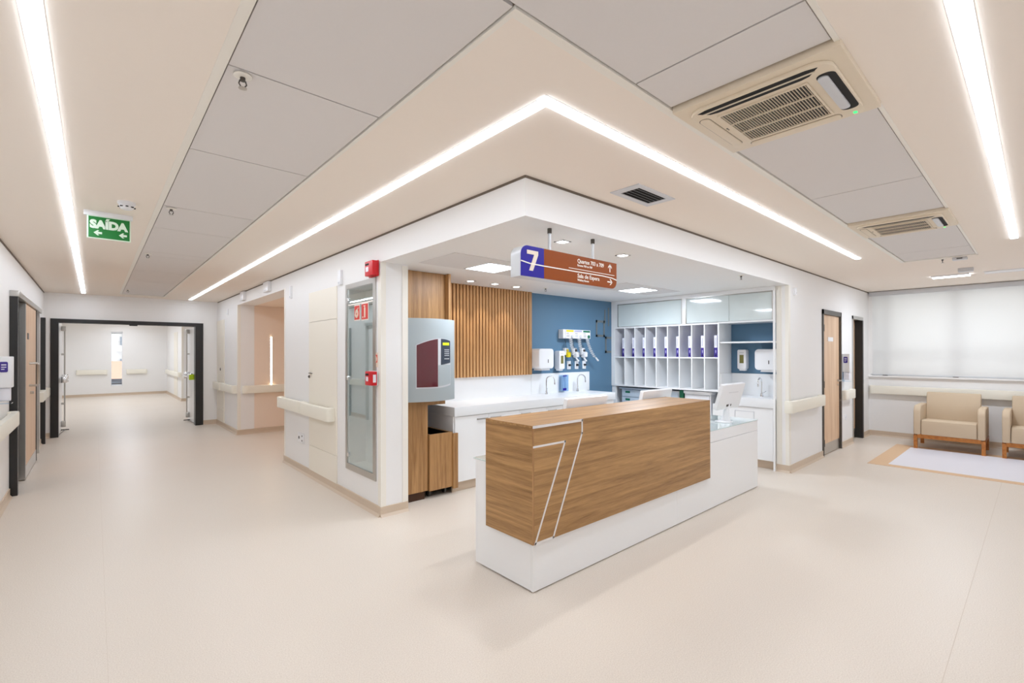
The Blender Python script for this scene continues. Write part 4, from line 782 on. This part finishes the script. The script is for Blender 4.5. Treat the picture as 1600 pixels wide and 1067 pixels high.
def alarm(y0, y1, z0, z1, label, kind):
    t = thing('fire_alarm', label, 'alarm', (0, (y0+y1)/2, z0)); ym, zm = (y0+y1)/2, (z0+z1)/2
    obj('back_plate', B(-.008, .0, y0+.0, y1+.03, z0-.005, z1+.005), REDP if kind == 'siren' else PLASTIC, t, smooth=False); obj('housing', MB().box(-.065, -.008, y0, y1-.005, z0, z1, bev=.006), REDP, t)
    obj('label', B(-.0665, -.064, ym+.0, y1-.03, z0+.04, zm+.015), LABELW, t, smooth=False); obj('speaker_slot', MB().box(-.0665, -.064, ym-.01, y1-.02, z1-.04, z1-.022), BLACKIN, t, smooth=False)
    if kind == 'call': obj('glass', B(-.050, -.02, y0-.002, y0+.001, z0+.03, z1-.03), LABELW, t, smooth=False)
    t.location.x -= .0125
    return t
alarm(2.04, 2.215, 2.315, 2.455, 'red fire alarm siren above the fire cabinet', 'siren'); alarm(2.06, 2.21, 1.255, 1.39, 'red fire alarm call point beside the fire cabinet door', 'call')
t = thing('alarm_sign', 'small cream and red sign above the call point', 'sign', (0, 2.12, 1.44)); obj('plate', B(-.005, 0, 2.07, 2.18, 1.43, 1.57), CREAMP, t, smooth=False); obj('print', MB().box(-.007, -.005, 2.088, 2.162, 1.475, 1.55), REDS, t, smooth=False); obj('pictogram', MB().lathe([(.02, 0), (.032, 0), (.032, -.002), (.02, -.002)], (-.007, 2.125, 1.51), axis='x'), CREAMP, t, smooth=False)
t = thing('fire_alarm', 'tiny red fire alarm box in the far hall', 'alarm', (.29, 16.4, 1.2)); obj('housing', B(.24, .34, 16.34, 16.4, 1.21, 1.37, bev=.008), REDP, t); obj('label', B(.26, .32, 16.337, 16.341, 1.26, 1.33), BLACK, t)
# outlets and small wall sensors
t = thing('wall_socket', 'white double socket low on the wall under the left handrail', 'socket', (0, 4.34, .44)); obj('plate', MB().box(-.01, 0, 4.22, 4.46, .38, .51, bev=.003), PLASTIC, t); obj('plug_hole', MB().lathe([(.02, 0), (.02, -.004)], (-.01, 4.40, .445), axis='x').lathe([(.01, 0), (.01, -.004)], (-.01, 4.28, .475), axis='x').lathe([(.01, 0), (.01, -.004)], (-.01, 4.28, .415), axis='x'), DARKMETAL, t)
def slimsensor(y, z0, z1, wd, dp, label):
    t = thing('wall_sensor', label, 'sensor', (0, y, z0), 'slim sensors high on the corridor wall'); obj('body', MB().box(-dp, 0, y-wd/2, y+wd/2, z0, z1, bev=.004), PLASTIC, t); obj('lens', MB().box(-dp-.002, -dp+.004, y-wd*.3, y+wd*.3, z0+.01, z0+.03), GREYPL, t)
slimsensor(4.74, 2.325, 2.50, .05, .028, 'slim white sensor right of the alcove'); slimsensor(2.985, 2.325, 2.485, .08, .03, 'slim white sensor above and left of the fire cabinet')
slimsensor(5.9, 2.53, 2.685, .28, .05, 'white box sensor above the alcove, nearer the camera'); slimsensor(7.5, 2.53, 2.685, .24, .05, 'white box sensor above the alcove, farther from the camera'); slimsensor(8.9, 2.35, 2.48, .06, .02, 'slim white sensor beyond the alcove')
t = thing('wall_sensor', 'slim white sensor high on the right wall beside the station column', 'sensor', (4.89, 0, 2.33)); obj('body', MB().box(4.865, 4.92, -.03, 0, 2.325, 2.42, bev=.004), PLASTIC, t); obj('lens', B(4.88, 4.905, -.032, -.028, 2.34, 2.36), GREYPL, t)
t = thing('wall_socket', 'tiny white socket low on the wall between the right-hand doors', 'socket', (7.33, 0, .48)); obj('plate', B(7.29, 7.37, -.008, 0, .43, .53, bev=.002), PLASTIC, t); obj('plug_hole', B(7.32, 7.34, -.009, -.007, .47, .49), GREYPL, t)
# ------------------------------------------------------------------ handrails
def handrail(p0, p1, nrm, label, z0=.79, z1=.942, dp=.09, r=.05):
    """p0->p1 along the wall face, nrm = outward normal"""
    p0 = Vector((p0[0], p0[1], 0)); p1 = Vector((p1[0], p1[1], 0)); d = (p1-p0); L = d.length; d.normalize(); nn = Vector((nrm[0], nrm[1], 0))
    t = thing('handrail', label, 'handrail', ((p0.x+p1.x)/2, (p0.y+p1.y)/2, z0), 'ivory wall handrails')
    def plan(pts): return [tuple((p0 + d*u + nn*v)[:2]) for u, v in pts]
    capL = min(.09, L*.3)
    obj('rail', MB().prism(plan([(capL, .03), (capL, dp), (L-capL, dp), (L-capL, .03)]), 'z', z0, z1, bev=.014), RAIL, t)
    arc = [(r-r*math.cos(a), dp-r+r*math.sin(a)) for a in [PI/2*i/5 for i in range(6)]]
    obj('end_cap', MB().prism(plan([(capL, 0), (0, 0)] + arc + [(capL, dp)]), 'z', z0-.003, z1+.002, bev=.014), RAIL, t)
    obj('end_cap', MB().prism(plan([(L-capL, 0), (L, 0)] + [(L-u, v) for u, v in arc] + [(L-capL, dp)]), 'z', z0-.003, z1+.002, bev=.014), RAIL, t)
    n_ = max(2, int(L/1.2)+1)
    for i in range(n_):
        u = capL + .05 + (L-2*capL-.1)*i/(n_-1); q = plan([(u-.02, 0), (u-.02, .035), (u+.02, .035), (u+.02, 0)]); obj('bracket', MB().prism(q, 'z', z0+.02, z1-.02), CREAM, t, smooth=False)
handrail((0, 4.125), (0, 5.16), (-1, 0), 'ivory handrail on the corridor wall just before the alcove'); handrail((-.0125, 3.15), (-.0125, 4.11), (-1, 0), 'ivory handrail across the cream service door left of the fire cabinet')
handrail((-.0125, 9.27), (-.0125, 10.03), (-1, 0), 'ivory handrail in the far corner beside the double door'); handrail((0, 8.10), (0, 9.25), (-1, 0), 'ivory handrail between the alcove and the far service door')
handrail((.07, 8.04), (1.9, 8.04), (0, -1), 'ivory handrail inside the alcove under the LED strip')
handrail((-2.75, 1.2), (-2.75, 5.25), (1, 0), 'ivory handrail at the left edge of the picture before the sliding door'); handrail((-2.75, 8.42), (-2.75, 9.22), (1, 0), 'ivory handrail between the two left-hand doors'); handrail((-2.75, 9.42), (-2.75, 10.0), (1, 0), 'ivory handrail between the last left door and the double door')
handrail((4.53, 0), (5.95, 0), (0, -1), 'ivory handrail between the station column and the pale wood door'); handrail((7.09, 0), (7.62, 0), (0, -1), 'short ivory handrail between the two right-hand doors')
handrail((8.95, -.02), (8.95, -2.7), (-1, 0), 'long ivory handrail under the waiting window behind the sofas')
handrail((-2.54, 20.6), (-1.70, 20.6), (0, -1), 'ivory handrail on the far wall left of the slot window', .80, .97); handrail((-1.16, 20.6), (-.55, 20.6), (0, -1), 'ivory handrail on the far wall right of the slot window', .80, .97)
handrail((.057, 16.45), (.057, 18.4), (-1, 0), 'ivory handrail on the right wall of the far hall, nearer half'); handrail((.07, 18.42), (.07, 20.4), (-1, 0), 'ivory handrail on the right wall of the far hall, farther half')
# ------------------------------------------------------------------ sanitiser dispensers
def sanitiser(loc, rot, label):
    t = thing('sanitiser_dispenser', label, 'dispenser', (0, 0, 0), 'hand sanitiser dispensers')
    obj('housing', MB().box(-.075, .075, -.105, 0, 0, .30, bev=.008), PLASTIC, t)
    lb = obj('purple_label', MB().prism(rrect(-.078, -.022, .15, .25, .012, 3), 'x', -.079, -.074), PURPLE, t, smooth=False)
    obj('label_print', MB().box(-.0805, -.0785, -.068, -.034, .215, .226).box(-.0805, -.0785, -.068, -.034, .195, .202).box(-.0805, -.0785, -.056, -.034, .175, .182), LABELW, lb, smooth=False)
    obj('cartridge', MB().prism(rrect(-.045, .045, -.13, .0, .02, 4), 'y', -.09, -.01, bev=.006), LABELW, t); obj('drip_tray', MB().box(-.06, .06, -.10, 0, -.155, -.148).box(-.06, .06, -.008, 0, -.15, .0), ACRYL, t)
    t.location = loc; t.rotation_euler.z = rot
sanitiser((7.22, 0, 1.24), 0, 'white hand sanitiser dispenser on the wall between the two right-hand doors'); sanitiser((-2.75, 4.48, 1.24), PI/2, 'white hand sanitiser dispenser at the left picture edge')
# ------------------------------------------------------------------ roller blind
rb = thing('roller_blind', 'white translucent roller blind drawn down over the waiting window', 'blind', (8.93, -1.4, 1.14))
obj('cloth', B(8.936, 8.9375, -2.74, -.035, 1.15, 2.62), BLIND, rb, smooth=False); obj('head_box', MB().box(8.88, 8.945, -2.745, -.02, 2.615, 2.69, bev=.004), GREYPL, rb); obj('bottom_bar', MB().box(8.93, 8.945, -2.74, -.035, 1.135, 1.155, bev=.003), GREYPL, rb)
for y in (-.255, -1.21, -2.16): obj('bar_clip', MB().box(8.90, 8.93, y-.035, y+.035, 1.13, 1.142), DARKMETAL, rb, smooth=False)
# ------------------------------------------------------------------ sofas (faces -x)
def sofa(loc, label):
    t = thing('sofa', label, 'sofa', (0, 0, 0), 'beige waiting armchairs')
    hw = .40
    leg = [(-.030, .22), (.035, .22), (.028, 0), (-.018, 0)]
    for sx, x in ((1, .0), (-1, .66)):
        for sy in (-1, 1): obj('leg', MB().prism([(x+sx*u, v) for u, v in leg], 'y', sy*hw-.03 if sy > 0 else -hw-.015, sy*hw+.015 if sy > 0 else -hw+.03), HONEY, t, smooth=False)
    obj('front_rail', B(-.02, .02, -hw+.03, hw-.03, .175, .235), HONEY, t, smooth=False); obj('back_rail', B(.64, .68, -hw+.03, hw-.03, .175, .235), HONEY, t, smooth=False)
    obj('side_rail', B(.0, .66, hw-.01, hw+.015, .195, .235), HONEY, t, smooth=False); obj('side_rail', B(.0, .66, -hw-.015, -hw+.01, .195, .235), HONEY, t, smooth=False)
    obj('seat', MB().prism([(-.03, .238), (-.03, .40), (-.015, .455), (.03, .475), (.60, .44), (.60, .238)], 'y', -.325, .325, bev=.025, seg=3), SOFA, t)
    obj('backrest', MB().prism([(.50, .40), (.62, .86), (.645, .885), (.70, .885), (.72, .86), (.66, .24), (.55, .24)], 'y', -.33, .33, bev=.02, seg=3), SOFA, t)
    arm = [(-.04, .235), (-.04, .60), (-.01, .655), (.06, .70), (.60, .70), (.66, .66), (.66, .235)]
    for y0, y1 in ((.328, .415), (-.415, -.328)): obj('armrest', MB().prism(arm, 'y', y0, y1, bev=.024, seg=3), SOFA, t)
    t.location = loc; return t
s = sofa((7.96, -1.205, 0), 'beige low sofa with honey wood legs under the window, whole in view')
dup(s, (7.96, -2.205, 0), 'beige sofa cut off by the right picture edge')
# ------------------------------------------------------------------ outside the slot window
tw = thing('tower_block', 'white apartment tower with balconies seen through the slot window', 'building', (-1.0, 70, -25))
obj('wall', B(-9, 9, 70, 82, -25, 16), FARW, tw, smooth=False)
for r_ in range(9):
    for c_ in range(6): obj('window', B(-7.6+c_*2.6, -6.2+c_*2.6, 69.85, 70.02, -8+r_*2.6, -6.9+r_*2.6), FARWIN, tw, smooth=False)
    obj('balcony', B(-.2, 2.6, 69.1, 70, -8.6+r_*2.6, -7.9+r_*2.6), FARW, tw, smooth=False)
hb = thing('low_house', 'low grey building with terracotta roof in front of the tower', 'building', (-1, 45, -20)); obj('wall', B(-8, 8, 45, 55, -20, -.35), FARGREY, hb, smooth=False); obj('roof', MB().prism([(44.0, -.35), (56, -.35), (50, .9)], 'x', -8.5, 8.5), FARORANGE, hb, smooth=False)
for c_ in range(8): obj('window', B(-6+c_*1.5, -5.1+c_*1.5, 44.95, 45.02, -1.2, -.6), FARWIN, hb, smooth=False)
hb = thing('low_house', 'white flat roofed building below the terracotta roof', 'building', (-1, 36, -20)); obj('wall', B(-7, 7, 36, 42, -20, -1.15), FARW, hb, smooth=False); obj('roof', B(-7.2, 7.2, 35.8, 42.2, -1.15, -1.05), FARGREY, hb, smooth=False)
for c_ in range(8): obj('window', B(-6+c_*1.5, -5.4+c_*1.5, 35.95, 36.02, -2.0, -1.4), FARWIN, hb, smooth=False)
hb = thing('low_house', 'sand coloured flat roofed building lowest in the slot window', 'building', (-1, 29, -20)); obj('wall', B(-6, 6, 29, 34, -20, -1.35), FARSAND, hb, smooth=False); obj('roof', B(-6.2, 6.2, 28.8, 34.2, -1.35, -1.25), FARW, hb, smooth=False)
